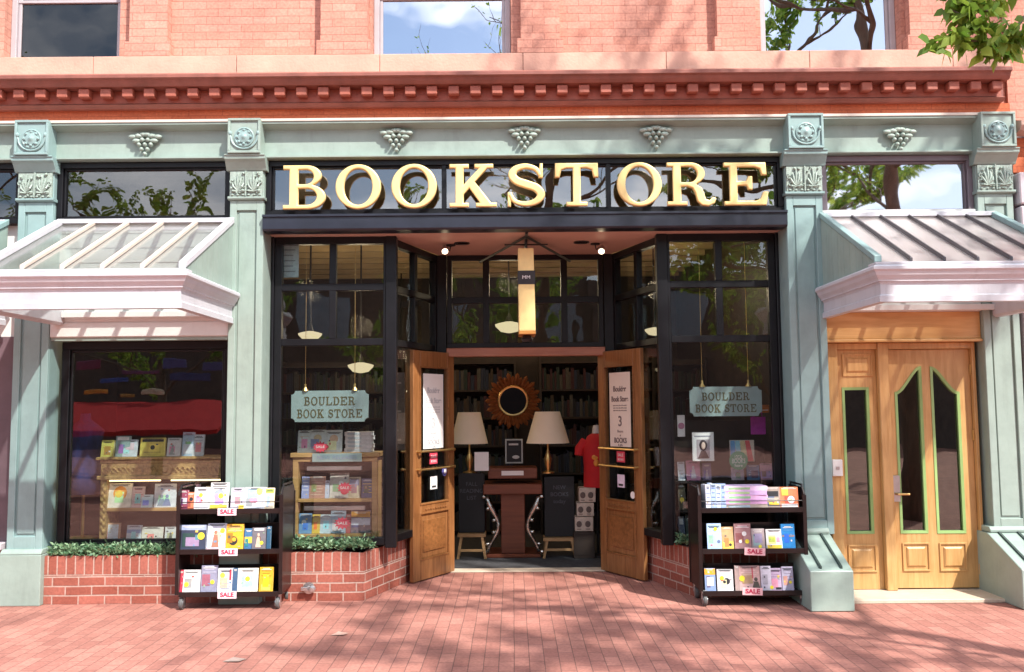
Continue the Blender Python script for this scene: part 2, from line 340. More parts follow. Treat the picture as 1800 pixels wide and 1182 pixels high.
XA0, XA1, XB0, XB1, XC0, XC1, XD0, XD1 = -4.34, -4.035, -2.475, -2.18, 2.425, 2.745, 4.11, 4.425
XC = 0.138
ZF1 = (2 * P(920, 205, -.06).z + P(240, 217, -.06).z + P(1600, 209, -.06).z) / 4; ZF0 = (2 * P(904, 272, -.02).z + P(389, 281, -.02).z + P(1700, 272, -.02).z) / 4              # frieze top / bottom
B = thing('brick_building', 'salmon brick building with teal iron shopfront, dentil cornice and recessed shop entrance', 'building', (0, 0, 0))

zc1 = .025 + (2 * P(900, 124, -.215).z + P(300, 135, -.215).z + P(1500, 128, -.215).z) / 4
# ---- upper wall with three window openings
wins = [(-8.9, -7.4, None), ]
W1 = RC(12, 20, 214, 108, .1); W2 = RC(655, 20, 898, 97, .1); W3 = RC(1335, 20, 1580, 101, .1)
zs0 = 4.62
up_w = MB(); ztop = 6.9; yb, yf = .45, .06
zsill = (W1[2] + W2[2] + W3[2]) / 3 - .02
edges = [-7.5, W1[0], W1[1], W2[0], W2[1], W3[0], W3[1], 4.44]
for i in range(0, 8, 2): up_w.box(edges[i], edges[i + 1], yf, yb, zsill, ztop)
up_w.box(-7.5, 4.44, yf, yb, ZF1 + .0, zsill)
up_w.box(-7.5, 4.44, yf, yb, ztop, ztop + 1.2)
up_w.build('wall', BWALL, B)
# stone band under the windows
zb1 = zsill - .002; zb0 = (P(300, 128, -.02).z + P(900, 122, -.02).z + P(1500, 126, -.02).z) / 3
sb = MB(); x = -7.5
while x < 4.44:
    x2 = min(x + 1.27, 4.44); sb.box(x, x2 - .004, -.055, yf - .002, zc1 + .002, zb1); x = x2
sb.build('sill_course', SILL, B, bevel=.004)
# brick pilasters between windows
for a, b, base in ((225, 292, 82), (562, 645, 76), (915, 984, 70), (1262, 1330, 70), (1602, 1672, 70)):
    x0, x1, _, _ = RC(a, 20, b, 60, -.06)
    q = MB(); zb = zsill + .135
    q.box(x0, x1, -.03, yf - .003, zb, ztop); q.box(x0 - .03, x1 + .03, -.048, yf - .003, zsill + .004, zb); q.build('brick_pilaster', BWALL, B)
for k, (Wd, gm) in enumerate(((W1, GLU1), (W2, GLU), (W3, GLU))):
    x0, x1 = Wd[0], Wd[1]
    f = MB(); fr = paint('window_frame_paint', (.42, .38, .40), .5) if k == 0 else bpy.data.materials['window_frame_paint']
    wf = .05
    f.frame(x0 + .002, x1 - .002, .16, .24, zsill + .002, ztop - .3, wf)
    f.frame(x0 + wf + .003, x1 - wf - .003, .185, .225, zsill + wf + .003, ztop - .35, .028)
    f.box(x0 + wf, x1 - wf, .178, .228, zsill + .6, zsill + .63)
    fo = f.build('window', fr, B, bevel=.004)
    gq = MB(); gq.box(x0 + wf, x1 - wf, .2, .206, zsill + wf, ztop - .4); gq.build('glass', gm, fo)
c = MB()                                # grey curtain at the right window
x0 = P(1548, 50, .35).x
for i in range(7): c.lathe((x0 + i * .045, .36, zsill + .05), [(.026, 0), (.022, 1.4)], 10)
c.build('curtain', paint('grey_curtain', (.22, .22, .25), .9), B, smooth=True)
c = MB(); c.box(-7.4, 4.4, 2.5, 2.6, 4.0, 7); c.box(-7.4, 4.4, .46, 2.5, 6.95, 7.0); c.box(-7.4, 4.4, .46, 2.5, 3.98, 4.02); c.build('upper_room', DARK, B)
c = MB(); c.box(-7.4, 4.4, .44, 9.0, 8.1, 8.2); c.box(4.38, 4.43, .46, 9, 0, 8.1); c.box(-7.5, -7.45, .46, 9, 0, 8.1); c.box(-7.4, 4.4, 9, 9.1, 0, 8.1); c.build('roof', DARK, B)  # unseen roof and outer walls, added so sun does not leak in

# ---- cornice
zc1 = .025 + (2 * P(900, 124, -.215).z + P(300, 135, -.215).z + P(1500, 128, -.215).z) / 4; xe = 4.36
def cornice_piece():
    c = MB()
    pr = [(.055, zc1), (-.20, zc1), (-.215, zc1 - .015), (-.215, zc1 - .04), (-.19, zc1 - .05), (-.18, zc1 - .075), (-.16, zc1 - .10), (-.05, zc1 - .104), (-.05, zc1 - .215), (-.08, zc1 - .235), (-.055, zc1 - .25), (-.045, zc1 - .262), (.055, zc1 - .262)]
    c.prof(pr, -7.5, xe); return c.build('cornice', CORN, B)
cornice_piece()
c = MB(); c.box(-7.5, xe - .02, -.052, -.0495, zc1 - .214, zc1 - .105); c.build('red_band', DENT, B)
n = 50
for i in range(n + 1):
    x = xe - .09 - i * .1905
    if x < -5.1: break
    d = MB(); d.box(x - .046, x + .046, -.135, -.053, zc1 - .182, zc1 - .105); d.build('dentil', DENT, B, bevel=.006)
c = MB(); c.box(-7.5, 4.44, -.0, yf - .001, ZF1 + .01, zc1 - .262); c.build('brick_band', BRED, B)
c = MB(); c.box(-7.5, 4.42, -.07, -.001, ZF1 - .004, ZF1 + .018); c.build('lead_flashing', paint('pale_flashing', (.62, .55, .48), .5), B)

# ---- teal frieze
def frieze(x0, x1):
    c = MB()
    pr = [(.2, ZF0), (.0, ZF0), (-.022, ZF0 + .008), (-.022, ZF0 + .022), (.04, ZF0 + .034), (.04, ZF1 - .055), (.01, ZF1 - .045), (-.04, ZF1 - .028), (-.06, ZF1 - .024), (-.06, ZF1 - .005), (.2, ZF1 - .005)]
    c.prof(pr, x0, x1); return c.build('frieze', TEAL, B)
fr = [frieze(-5.6, XA0 + .01), frieze(XA1 - .01, XB0 + .01), frieze(XB1 - .01, XC0 + .01), frieze(XC1 - .01, XD0 + .01)]
def grapes(cx, cy, parent):
    p = P(cx, cy, -.06); q = MB(); x, z = p.x, p.z
    for sx in (-1, 1):
        for a, l in ((.5, .11), (-.15, .13), (.22, .19), (1.25, .08)):
            dx, dz = math.cos(a) * sx, math.sin(a)
            q.blob((x + dx * l * .6, -.0, z + .04 + dz * l * .6), (.04, .022, .02), 6)
        q.tube([(x, .01, z + .03), (x + sx * .06, -.01, z + .085), (x + sx * .12, .01, z + .08)], .009, 5)
    for r, cnt in ((0, 2), (1, 3), (2, 2), (3, 1)):
        for k in range(cnt):
            q.blob((x + (k - (cnt - 1) / 2) * .052 + .006 * math.sin(r * 3), -.0, z + .035 - r * .042), (.020, .032, .020), 5)
    q.build('grape_ornament', TEALO, parent, smooth=True)
grapes(250, 250, fr[1]); [grapes(a, b, fr[2]) for a, b in ((695, 243), (922, 239), (1155, 238))]; grapes(1587, 241, fr[3])

# ---- cast iron piers
def rosette(cx, z, y, parent):
    q = MB()
    q.lathe((cx, y, z), [(.088, 0), (.088, -.008), (.078, -.012), (.072, -.006), (.055, -.006), (.05, -.016), (.038, -.018), (.02, -.022), (.01, -.03), (.001, -.031)], 24, 'y')
    pts = [(cx + math.cos(a) * .115, y - .006, z + math.sin(a) * .105 - .0) for a in [PI * (1.0 + i / 12) for i in range(13)]]
    q.tube([(cx - .13, y - .006, z + .03)] + pts + [(cx + .13, y - .006, z + .03)], .009, 6)
    for s in (-1, 1): q.blob((cx + s * .122, y - .008, z + .035), (.016, .016, .022), 5)
    for k in range(8):
        a = k * PI / 4; q.blob((cx + math.cos(a) * .06, y - .012, z + math.sin(a) * .06), (.014, .01, .014), 5)
    q.build('rosette', TEALB, parent, smooth='auto')
def capital_orn(x0, x1, z0, z1, y, parent, seed):
    rnd = random.Random(seed); q = MB(); w = x1 - x0; h = z1 - z0; cx = (x0 + x1) / 2
    q.box(x0, x1, y, y + .03, z0, z1)
    for s in (-1, 1):
        bx = cx + s * w * .24; bz = z0 + h * .18
        for k in range(7):                 # two palmette fans
            a = PI * (.02 + .96 * k / 6); l = h * (.62 if k != 3 else .74)
            q.tube([(bx, y - .008, bz), (bx + math.cos(a) * l * .32, y - .022, bz + math.sin(a) * l * .55), (bx + math.cos(a) * l * .42, y - .01, bz + math.sin(a) * l)], [.005, .011, .006], 5)
        q.tube([(cx + s * w * (.44 - .08 * math.cos(t) * .6), y - .012, z0 + h * .52 + .02 * math.sin(t) + .012 * t * .3) for t in [i * .8 for i in range(9)]], .006, 5)
    q.tube([(cx + rnd.uniform(-.004, .004), y - .012, z0 + h * t) for t in (0, .3, .6, 1)], .008, 5)
    for k in range(26):
        q.blob((rnd.uniform(x0 + .015, x1 - .015), y - .006, rnd.uniform(z0 + .01, z1 - .01)), (rnd.uniform(.006, .014), .014, rnd.uniform(.006, .014)), 5)
    for t in range(6): q.blob((x0 + w * (t + .5) / 6, y - .008, z0 + .008), (.014, .012, .01), 5)
    q.build('capital_ornament', TEALO, parent, smooth='auto')
Z_CAPT, Z_CORT, Z_ORN0 = ZF0 + .02, ZF0 - .11, ZF0 - .34   # capital top, ornament top, ornament bottom
def pier(x0, x1, kind, seed, mat):
    w = x1 - x0; cx = (x0 + x1) / 2
    q = MB()
    # shaft with a sunk front panel
    zt = Z_ORN0 - .03; zb = .455 if kind == 'box' else .535
    e = .06
    q.box(x0, x1, .022, .42, zb, zt)
    q.box(x0, x0 + e, 0, .022, zb, zt); q.box(x1 - e, x1, 0, .022, zb, zt)
    q.box(x0 + e, x1 - e, 0, .022, zt - .09, zt); q.box(x0 + e, x1 - e, 0, .022, zb, zb + .12)
    q.box(x0 + e + .018, x1 - e - .018, .012, .022, zb + .14, zt - .11)   # raised field
    sh = q.build('pier', mat, B, bevel=.004)
    q = MB()                                # collar, head block
    q.prof([(.1, Z_ORN0 - .03), (-.012, Z_ORN0 - .03), (-.03, Z_ORN0 - .02), (-.03, Z_ORN0), (.1, Z_ORN0)], x0 - .015, x1 + .015)
    q.prof([(.1, Z_CORT), (-.02, Z_CORT), (-.03, Z_CORT + .02), (-.065, Z_CORT + .07), (-.09, Z_CORT + .09), (-.09, Z_CAPT - .015), (-.10, Z_CAPT - .012), (-.10, Z_CAPT), (.1, Z_CAPT)], x0 - .03, x1 + .03)
    q.box(x0 - .005, x1 + .005, .0, .1, Z_ORN0, Z_CORT)
    q.build('capital', mat, sh, bevel=.003)
    capital_orn(x0 + .004, x1 - .004, Z_ORN0 + .004, Z_CORT - .004, -.02, sh, seed)
    q = MB(); q.box(x0 + .005, x1 - .005, -.10, .1, Z_CAPT + .002, ZF1 + .012)
    q.frame(x0 + .005, x1 - .005, -.116, -.101, Z_CAPT + .004, ZF1 + .01, .022)
    q.build('head_block', mat, sh, bevel=.003)
    rosette(cx, (Z_CAPT + ZF1) / 2 - .005, -.101, sh)
    q = MB()
    if kind == 'box':
        q.box(x0 - .03, x1 + .02, -.05, .40, 0, zb - .03); q.prof([(.40, zb - .028), (-.05, zb - .028), (-.045, zb - .01), (-.015, zb + .015), (.40, zb + .015)], x0 - .028, x1 + .018)
    else:                                   # splayed foot with a sloped, slotted top
        f0, f1 = -.52, -.02; zt2 = .318; sx0, sx1 = x0 - .07, x1 - .045
        q.prof([(.35, .004), (f0, .004), (f0, zt2), (f1, zb + .004), (.35, zb + .004)], sx0, sx1)
        q.prof([(.3, zb + .006), (-.03, zb + .006), (-.035, zb + .03), (-.012, zb + .055), (.3, zb + .055)], sx0 + .02, sx1 - .01)
    q.build('plinth', TEAL, sh, bevel=.005)
    if kind == 'foot':
        q = MB()
        for t in (.3, .78):
            xx = sx0 + (sx1 - sx0) * t; dz_ = (zb - zt2) / (f1 - f0)
            q.hexa([(xx - .016, f0 + .03, zt2 + .004), (xx + .002, f0 + .03, zt2 + .004), (xx + .002, f1, zb - .02), (xx - .016, f1, zb - .02)], [(xx - .016, f0 + .03, zt2 + .032), (xx + .002, f0 + .03, zt2 + .032), (xx + .002, f1, zb + .02), (xx - .016, f1, zb + .02)])
        q.build('rib', paint('dark_green_rib', (.03, .05, .045), .5) if 'dark_green_rib' not in bpy.data.materials else bpy.data.materials['dark_green_rib'], sh)  # dark strips put the shade of the slots into colour
    return sh
pier(XA0, XA1, 'box', 3, TEALB); pier(XB0, XB1, 'box', 4, TEAL); pier(XC0, XC1, 'foot', 5, TEALB); pier(XD0, XD1, 'foot', 6, TEAL)

# ---- transom windows
def transom(x0, x1, z0, z1, gm, mull=(), frm=BLACK, t=.05, y=.05):
    f = MB(); f.frame(x0, x1, y, y + .09, z0, z1, t); f.frame(x0 + t + .001, x1 - t - .001, y + .025, y + .075, z0 + t + .001, z1 - t - .001, .016)
    for mxp in mull: f.box(mxp - .02, mxp + .02, y + .01, y + .08, z0 + t, z1 - t)
    o = f.build('transom_window', frm, B, bevel=.003)
    g = MB(); g.box(x0 + t, x1 - t, y + .05, y + .056, z0 + t, z1 - t); g.build('glass', gm, o); return o
GREYF = paint('greyish_transom_frame', (.16, .13, .15), .4)
ZT0, ZT1 = 3.30, ZF0 - .004
transom(-5.5, XA0 - .004, ZT0, ZT1, GLD); transom(XA1 + .004, XB0 - .004, ZT0, ZT1, GLD)
transom(XC1 + .004, XD0 - .004, ZT0, ZT1, GLM, frm=GREYF)
m1, m2 = P(780, 325, .05).x, P(1070, 325, .05).x
ZS0 = P(900, 376, .02).z
transom(XB1 + .004, XC0 - .004, ZS0, ZT1, GLT, (m1, m2))
# ---- beam above the entrance and its soffit
ZB0 = 3.20
c = MB(); c.prof([(.14, ZB0), (-.02, ZB0), (-.035, ZB0 + .015), (-.035, ZS0 - .03), (-.05, ZS0 - .022), (-.05, ZS0 - .003), (.14, ZS0 - .003)], XB1 + .003, XC0 - .003); c.build('entrance_beam', BEAM, B)
ZCE = 3.205
YD = 1.38                              # plane of the door opening
c = MB(); c.prof([(XC - 2.31, .14), (XC + 2.28, .14), (XC + 2.28, .32), (XC + 1.26, .32), (XC + .87, YD), (XC - .87, YD), (XC - 1.26, .32), (XC - 2.31, .32)], ZCE, ZCE + .06, 'z')
so_ = c.build('soffit', SOFF, B)
for a in (812, 1022):
    p = P(a, 421, .62); q = MB(); q.lathe((P(a, 421, .66).x, .66, ZCE), [(.075, 0), (.075, -.008), (.06, -.008), (.055, -.0)], 20); q.build('downlight', IRON, so_, smooth='auto')

# ---- bay windows of the recess
def window_wall(p0, p1, z0, z1, us, zs, gm, t=.062, dep=.07, ends=.066):
    """mullioned frame from plan point p0 to p1; us = inner bar fractions above the big pane, zs = rail heights"""
    p0, p1 = Vector((*p0, 0)), Vector((*p1, 0)); d = p1 - p0; Ln = d.length; d.normalize(); nrm = Vector((-d.y, d.x, 0))
    T = Matrix(((d.x, nrm.x, 0, p0.x), (d.y, nrm.y, 0, p0.y), (0, 0, 1, 0), (0, 0, 0, 1)))
    f = MB(T); f.frame(0, Ln, -dep / 2, dep / 2, z0, z1, ends)
    for z in zs: f.box(ends, Ln - ends, -dep / 2 + .004, dep / 2 - .004, z - t / 2, z + t / 2)
    zl = [z1 - ends] + sorted(zs, reverse=True)
    for a, b in zip(zl, zl[1:]):
        hi = a if a == z1 - ends else a - t / 2
        for u in us: f.box(u * Ln - t / 2, u * Ln + t / 2, -dep / 2 + .004, dep / 2 - .004, b + t / 2, hi)
    o = f.build('bay_window', BLACK, B, bevel=.003)
    g = MB(T); g.box(ends, Ln - ends, -.003, .003, z0 + ends, z1 - ends); g.build('glass', gm, o); return o
YW = .32
zr1, zr2 = P(580, 506, YW).z, P(580, 602, YW).z
zw0 = .435
LX0, LX1, RX0, RX1 = XB1 + .03, XC - 1.235, XC + 1.235, XC0 - .03
window_wall((LX0, YW), (LX1, YW), zw0, ZCE - .002, (.5,), (zr1, zr2), GL)
window_wall((RX0, YW), (RX1, YW), zw0, ZCE - .002, (.5,), (zr1, zr2), GL)
window_wall((LX1 - .025, YW + .05), (XC - .925, YD - .02), zw0, ZCE - .002, (.5,), (zr1, zr2), GL)
window_wall((RX0 + .025, YW + .05), (XC + .925, YD - .02), zw0, ZCE - .002, (.5,), (zr1, zr2), GL)
for s, xx in ((-1, LX1 + .005), (1, RX0 - .005)): c = MB(); c.box(xx - .05, xx + .05, YW - .05, YW + .05, .411, ZCE - .001); c.build('corner_post', BLACK, B, bevel=.006)
for xx in (XC - .85, XC + .85): c = MB(); c.box(xx - (.085 if xx < XC else .045), xx + (.045 if xx < XC else .085), YD - .05, YD + .05, 0, ZCE - .001); c.build('door_post', BLACK, B, bevel=.006)
for x0, x1 in ((XB1, LX0), (RX1, XC0)): c = MB(); c.box(x0 + .001, x1 - .001, YW - .06, YW + .1, .411, ZCE - .001); c.build('wall_post', BLACK, B, bevel=.006)
# transom lights above the doors
zh0 = P(925, 627, YD).z; zh1 = P(925, 612, YD).z; zbk = P(925, 441, YD).z
f = MB(); x0, x1 = XC - .80, XC + .80
f.frame(x0, x1, YD - .035, YD + .035, zh1 + .003, ZCE - .002, .05)
zmid = P(925, 528, YD).z
f.box(x0 + .05, x1 - .05, YD - .03, YD + .03, zmid - .033, zmid + .033)
for u in (.25, .5, .75):
    xx = x0 + (x1 - x0) * u; f.box(xx - .033, xx + .033, YD - .031, YD + .031, zh1 + .053, zmid - .025); f.box(xx - .033, xx + .033, YD - .031, YD + .031, zmid + .025, ZCE - .052)
o = f.build('door_transom', BLACK, B, bevel=.003)
gq = MB(); gq.box(x0 + .05, x1 - .05, YD - .003, YD + .003, zh1 + .05, ZCE - .05); gq.build('glass', GL, o)
f = MB(); f.box(XC - .805, XC + .805, YD - .09, YD + .05, zh0, zh1); f.box(XC - .80, XC - .75, YD - .04, YD + .05, 0.01, zh0 - .001); f.box(XC + .75, XC + .80, YD - .04, YD + .05, 0.01, zh0 - .001)
f.build('door_frame', HEADW, B, bevel=.005)

# ---- low brick walls
def lowwall(pts, z0, z1, mat, name, extra=None):
    q = MB()
    for (a, b) in zip(pts, pts[1:]):
        d = Vector((b[0] - a[0], b[1] - a[1])).normalized(); n = Vector((-d.y, d.x)) * .22
        q.hexa([(a[0], a[1], z0), (b[0], b[1], z0), (b[0] + n.x, b[1] + n.y, z0), (a[0] + n.x, a[1] + n.y, z0)],
               [(a[0], a[1], z1), (b[0], b[1], z1), (b[0] + n.x, b[1] + n.y, z1), (a[0] + n.x, a[1] + n.y, z1)])
    return q.build(name, mat, B)
def brickbase(pts):
    lowwall(pts, .0, .241, BLOW, 'brick_base'); lowwall(pts, .2415, .405, BSOL, 'soldier_course')
brickbase([(XA1 + .021, .012), (XB0 - .031, .012)])
bl = [(XB1 + .021, .06), (XC - 1.43, .06), (XC - 1.04, YD - .2)]; brickbase(bl)
br = [(XC + 1.04, YD - .2), (XC + 1.43, .06), (XC0 - .056, .06)]; brickbase(br)
q = MB(); q.prof([(bl[0][0], .2), (bl[1][0] + .02, .2), (XC - .98, YD - .02), (bl[0][0], YD)], .407, .43, 'z'); q.build('window_sill', BLACK, B); q = MB(); q.prof([(XC + .98, YD - .02), (br[1][0] - .02, .2), (br[2][0], .2), (br[2][0], YD)], .407, .43, 'z')
q.build('window_sill', BLACK, B); q = MB(); q.box(XA1 + .003, XB0 - .003, .1, .6, .407, .43); q.build('window_sill', BLACK, B)
p = P(543, 1034, .05); o = thing('hose_tap', 'round metal hose connection on the brick below the left bay window', 'hose tap', (p.x, .05, p.z))
q = MB(); q.lathe((p.x, .058, p.z), [(.05, 0), (.05, -.012), (.02, -.016), (.02, -.04)], 16, 'y'); q.build('wall_plate', STEEL, o, smooth='auto')
q = MB(); q.box(p.x - .06, p.x + .0, .0, .03, p.z - .016, p.z + .016); q.lathe((p.x + .035, .03, p.z), [(.03, 0), (.03, -.03), (.012, -.035)], 12, 'y'); q.build('valve', STEEL, o, bevel=.004)

# ---- left display window
x0, x1, z0, z1 = XA1 + .05, XB0 - .004, .433, P(260, 600, .12).z
f = MB(); f.frame(x0, x1, .14, .22, z0, z1, .07); f.frame(x0 + .071, x1 - .071, .16, .20, z0 + .071, z1 - .071, .02); o = f.build('display_window', BLACK, B, bevel=.004)
gq = MB(); gq.box(x0 + .07, x1 - .07, .178, .184, z0 + .07, z1 - .07); gq.build('glass', GLL, o)
# white boarded wall strip behind each glass canopy
zwt = 3.296
c = MB(); c.box(XA1 + .003, XB0 - .003, .02, .13, z1 + .03, zwt); 
for k in range(8): c.box(XA1 + .003, XB0 - .003, .012, .0195, z1 + .036 + k * .13, z1 + .036 + k * .13 + .12)
c.build('white_boarding', WHITEB, B, bevel=.002)
c = MB(); c.box(XA1 + .003, XB0 - .003, .03, .13, z1 + .001, z1 + .029); c.build('window_head', TEAL, B)
# ---- right doorway
YR = .16
zl1 = P(1590, 551, YR).z; zl0 = P(1590, 601, YR).z
c = MB(); c.box(XC1 + .003, XD0 - .003, .03, .2, zl1 + .001, zwt)
for k in range(7): c.box(XC1 + .003, XD0 - .003, .022, .0295, zl1 + .004 + k * .13, zl1 + .004 + k * .13 + .122)
c.build('white_boarding', WHITEB, B, bevel=.002)
c = MB(); c.box(XC1 + .003, XD0 - .003, .05, .2, zl0 + .02, zl1); c.prof([(.2, zl0 - .01), (.02, zl0 - .01), (.02, zl0 + .01), (.045, zl0 + .019), (.2, zl0 + .019)], XC1 + .003, XD0 - .003); c.build('door_lintel', OAKX, B, bevel=.003)
c = MB(); c.box(XC1 - .02, XD0 + .04, -.25, .4, .0, .035); c.build('door_step', STONE, B, bevel=.006)

# ---- left bay at the picture's edge
c = MB(); c.box(-6.5, XA0 - .005, .1, .2, .5, 2.3); c.build('plum_panel', MAROON, B)
c = MB(); c.box(-6.5, XA0 - .035, .04, .3, 0, .46); c.build('brick_base', BLOW, B)
c = MB(); c.box(-6.5, XA0 - .035, -.03, .3, .462, .52); c.build('stone_ledge', LILAC, B, bevel=.006)
c = MB(); c.box(-6.5, XA0 - .005, .12, .2, 2.301, 3.296); c.build('white_boarding', WHITEB, B)

# ---- shop interior shell
c = MB(); c.box(-6.6, 4.3, 1.50, 9, -.03, .012); c.box(-6.6, LX1 - .3, .5, 1.5, -.03, .012); c.build('shop_floor', MAT, B)
c = MB(); c.box(-.72, 1.0, YD - .06, 1.5, .002, .014); c.build('threshold', STONE, B, bevel=.003)
c = MB(); c.box(-6.6, 4.3, .30, 9, 3.86, 3.9); 
for k in range(14): c.box(-6.6, 4.3, 1.7 + k * .5, 1.78 + k * .5, 3.76, 3.859)
c.build('shop_ceiling', CEILW, B)
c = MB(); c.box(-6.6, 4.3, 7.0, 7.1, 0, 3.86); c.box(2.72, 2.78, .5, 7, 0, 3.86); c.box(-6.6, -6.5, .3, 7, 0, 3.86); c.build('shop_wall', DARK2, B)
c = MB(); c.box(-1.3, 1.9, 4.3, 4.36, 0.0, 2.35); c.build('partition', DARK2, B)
# ------------------------------------------------------------------ letters (slab capitals, cap height 1)
def arc(cx, cy, rx, ry, a0, a1, n=14):
    return [(cx + rx * math.cos(math.radians(a0 + (a1 - a0) * i / n)), cy + ry * math.sin(math.radians(a0 + (a1 - a0) * i / n))) for i in range(n + 1)]
def stroke(pts, ws, n=6):
    P2 = [Vector((p[0], p[1])) for p in pts]; out = []; W_ = []
    for i in range(len(P2) - 1):
        a = P2[max(i - 1, 0)]; b = P2[i]; c = P2[i + 1]; d = P2[min(i + 2, len(P2) - 1)]
        for k in range(n):
            t = k / n; out.append(.5 * ((2 * b) + (c - a) * t + (2 * a - 5 * b + 4 * c - d) * t * t + (3 * b - a - 3 * c + d) * t ** 3)); W_.append(ws[i] * (1 - t) + ws[i + 1] * t)
    out.append(P2[-1]); W_.append(ws[-1]); Lf, Rt = [], []
    for i, p in enumerate(out):
        d = (out[min(i + 1, len(out) - 1)] - out[max(i - 1, 0)]).normalized(); q = Vector((-d.y, d.x)) * W_[i] / 2
        Lf.append(tuple(p + q)); Rt.append(tuple(p - q))
    return Lf + Rt[::-1]
SS = [(.715, .70), (.63, .86), (.44, .935), (.24, .88), (.165, .74), (.25, .60), (.44, .515), (.63, .43), (.72, .27), (.62, .12), (.41, .065), (.21, .13), (.12, .30)]
SW = [.07, .10, .12, .14, .16, .18, .19, .18, .16, .14, .12, .10, .07]
GLY = {
 'B': [[[(0, 0), (.45, 0)] + arc(.47, .28, .34, .28, -90, 72) + arc(.44, .765, .29, .235, -62, 90) + [(0, 1), (0, .9), (.12, .9), (.12, .1), (0, .1)],
        [(.29, .1)] + arc(.45, .285, .19, .185, -90, 90) + [(.29, .47)], [(.29, .57)] + arc(.43, .735, .15, .165, -90, 90) + [(.29, .90)]]],
 'O': [[arc(.46, .5, .46, .51, 0, 360, 40)[:-1], arc(.46, .5, .285, .41, 0, 360, 36)[:-1]]],
 'K': [[[(0, 0), (.42, 0), (.42, .1), (.31, .1), (.31, .30), (.43, .44), (.66, .1), (.57, .1), (.57, 0), (1.02, 0), (1.02, .1), (.90, .1), (.55, .585), (.83, .9), (.95, .9), (.95, 1), (.54, 1), (.54, .9), (.64, .9), (.31, .52), (.31, .9), (.42, .9), (.42, 1), (0, 1), (0, .9), (.13, .9), (.13, .1), (0, .1)]]],
 'S': [[stroke(SS, SW)], [[(.67, .66), (.76, .66), (.76, 1.0), (.70, 1.0)]], [[(.07, 0), (.13, 0), (.165, .34), (.07, .34)]]],
 'T': [[[(.25, 0), (.72, 0), (.72, .1), (.575, .1), (.575, .88), (.70, .88), (.82, .84), (.86, .66), (.97, .66), (.96, 1), (.01, 1), (0, .66), (.11, .66), (.15, .84), (.27, .88), (.40, .88), (.40, .1), (.25, .1)]]],
 'R': [[[(0, 0), (.41, 0), (.41, .1), (.29, .1), (.29, .44), (.42, .44), (.52, .40), (.575, .28), (.61, .10), (.70, .0), (.84, -.02), (.97, .05), (1.0, .17), (.93, .20), (.86, .12), (.79, .15), (.755, .28), (.71, .41), (.60, .49)] + arc(.47, .74, .31, .26, -58, 90) + [(0, 1), (0, .9), (.12, .9), (.12, .1), (0, .1)],
        [(.29, .54)] + arc(.46, .72, .16, .18, -90, 90) + [(.29, .90)]]],
 'E': [[[(0, 0), (.90, 0), (.95, .32), (.84, .32), (.78, .16), (.68, .11), (.29, .11), (.29, .46), (.48, .46), (.52, .36), (.61, .36), (.61, .68), (.52, .68), (.48, .57), (.29, .57), (.29, .89), (.66, .89), (.77, .85), (.81, .70), (.92, .70), (.90, 1), (0, 1), (0, .9), (.12, .9), (.12, .1), (0, .1)]]],
 'U': [[[(.0, 1), (0, .9), (.11, .9), (.11, .35)] + arc(.45, .33, .34, .34, 180, 360) + [(.79, .9), (.9, .9), (.9, 1), (.56, 1), (.56, .9), (.68, .9), (.68, .35)] + arc(.47, .33, .21, .24, 360, 180) + [(.26, .9), (.38, .9), (.38, 1)]]],
 'L': [[[(0, 0), (.82, 0), (.86, .36), (.76, .36), (.70, .16), (.60, .11), (.29, .11), (.29, .9), (.42, .9), (.42, 1), (0, 1), (0, .9), (.12, .9), (.12, .1), (0, .1)]]],
 'D': [[[(0, 0), (.42, 0)] + arc(.42, .5, .46, .5, -90, 90, 22) + [(0, 1), (0, .9), (.12, .9), (.12, .1), (0, .1)], [(.29, .1)] + arc(.40, .5, .29, .4, -90, 90, 20) + [(.29, .9)]]],
}
def glyph_bm(ch, T, thick, bevel, shrink=0):
    pass
# ------------------------------------------------------------------ BOOKSTORE sign: nine gold letters
sg = thing('shop_sign', 'large gold slab lettering reading BOOKSTORE mounted across the dark transom glass', 'sign', (0.15, -.05, 3.4))
LT = [('B', 498, 573, 291, 370), ('O', 590, 670, 290, 369), ('O', 688, 768, 289, 367), ('K', 790, 873, 289, 364), ('S', 892, 958, 287, 363), ('T', 975, 1052, 287, 362), ('O', 1084, 1163, 287, 363), ('R', 1172, 1258, 287, 362), ('E', 1272, 1350, 289, 363)]
YS = -.03
zsb = sum(RC(a[1], a[3], a[2], a[4], YS)[2] for a in LT) / 9; zst = sum(RC(a[1], a[3], a[2], a[4], YS)[3] for a in LT) / 9
for ch, a, b, t, bo in LT:
    x0, x1, z0, z1 = RC(a, t, b, bo, YS)
    z0 = .65 * zsb + .35 * z0; z1 = .65 * zst + .35 * z1
    xs = [p[0] for g in GLY[ch] for l in g for p in l]; wx = max(xs) - min(xs); kx = (x1 - x0) / wx; kz = z1 - z0
    main = None
    for gi, g in enumerate(GLY[ch]):
        loops = [[((p[0] - min(xs)) * kx, p[1] * kz) for p in l] for l in g]
        T = Matrix(((1, 0, 0, x0), (0, 0, -1, YS - .0 + .002 * gi), (0, 1, 0, z0), (0, 0, 0, 1)))
        o = plate(loops, T, .046 - .005 * gi, 'letter' if gi == 0 else 'serif', GOLD, sg if gi == 0 else main, bevel=.013, smooth=True)
        if gi == 0: main = o

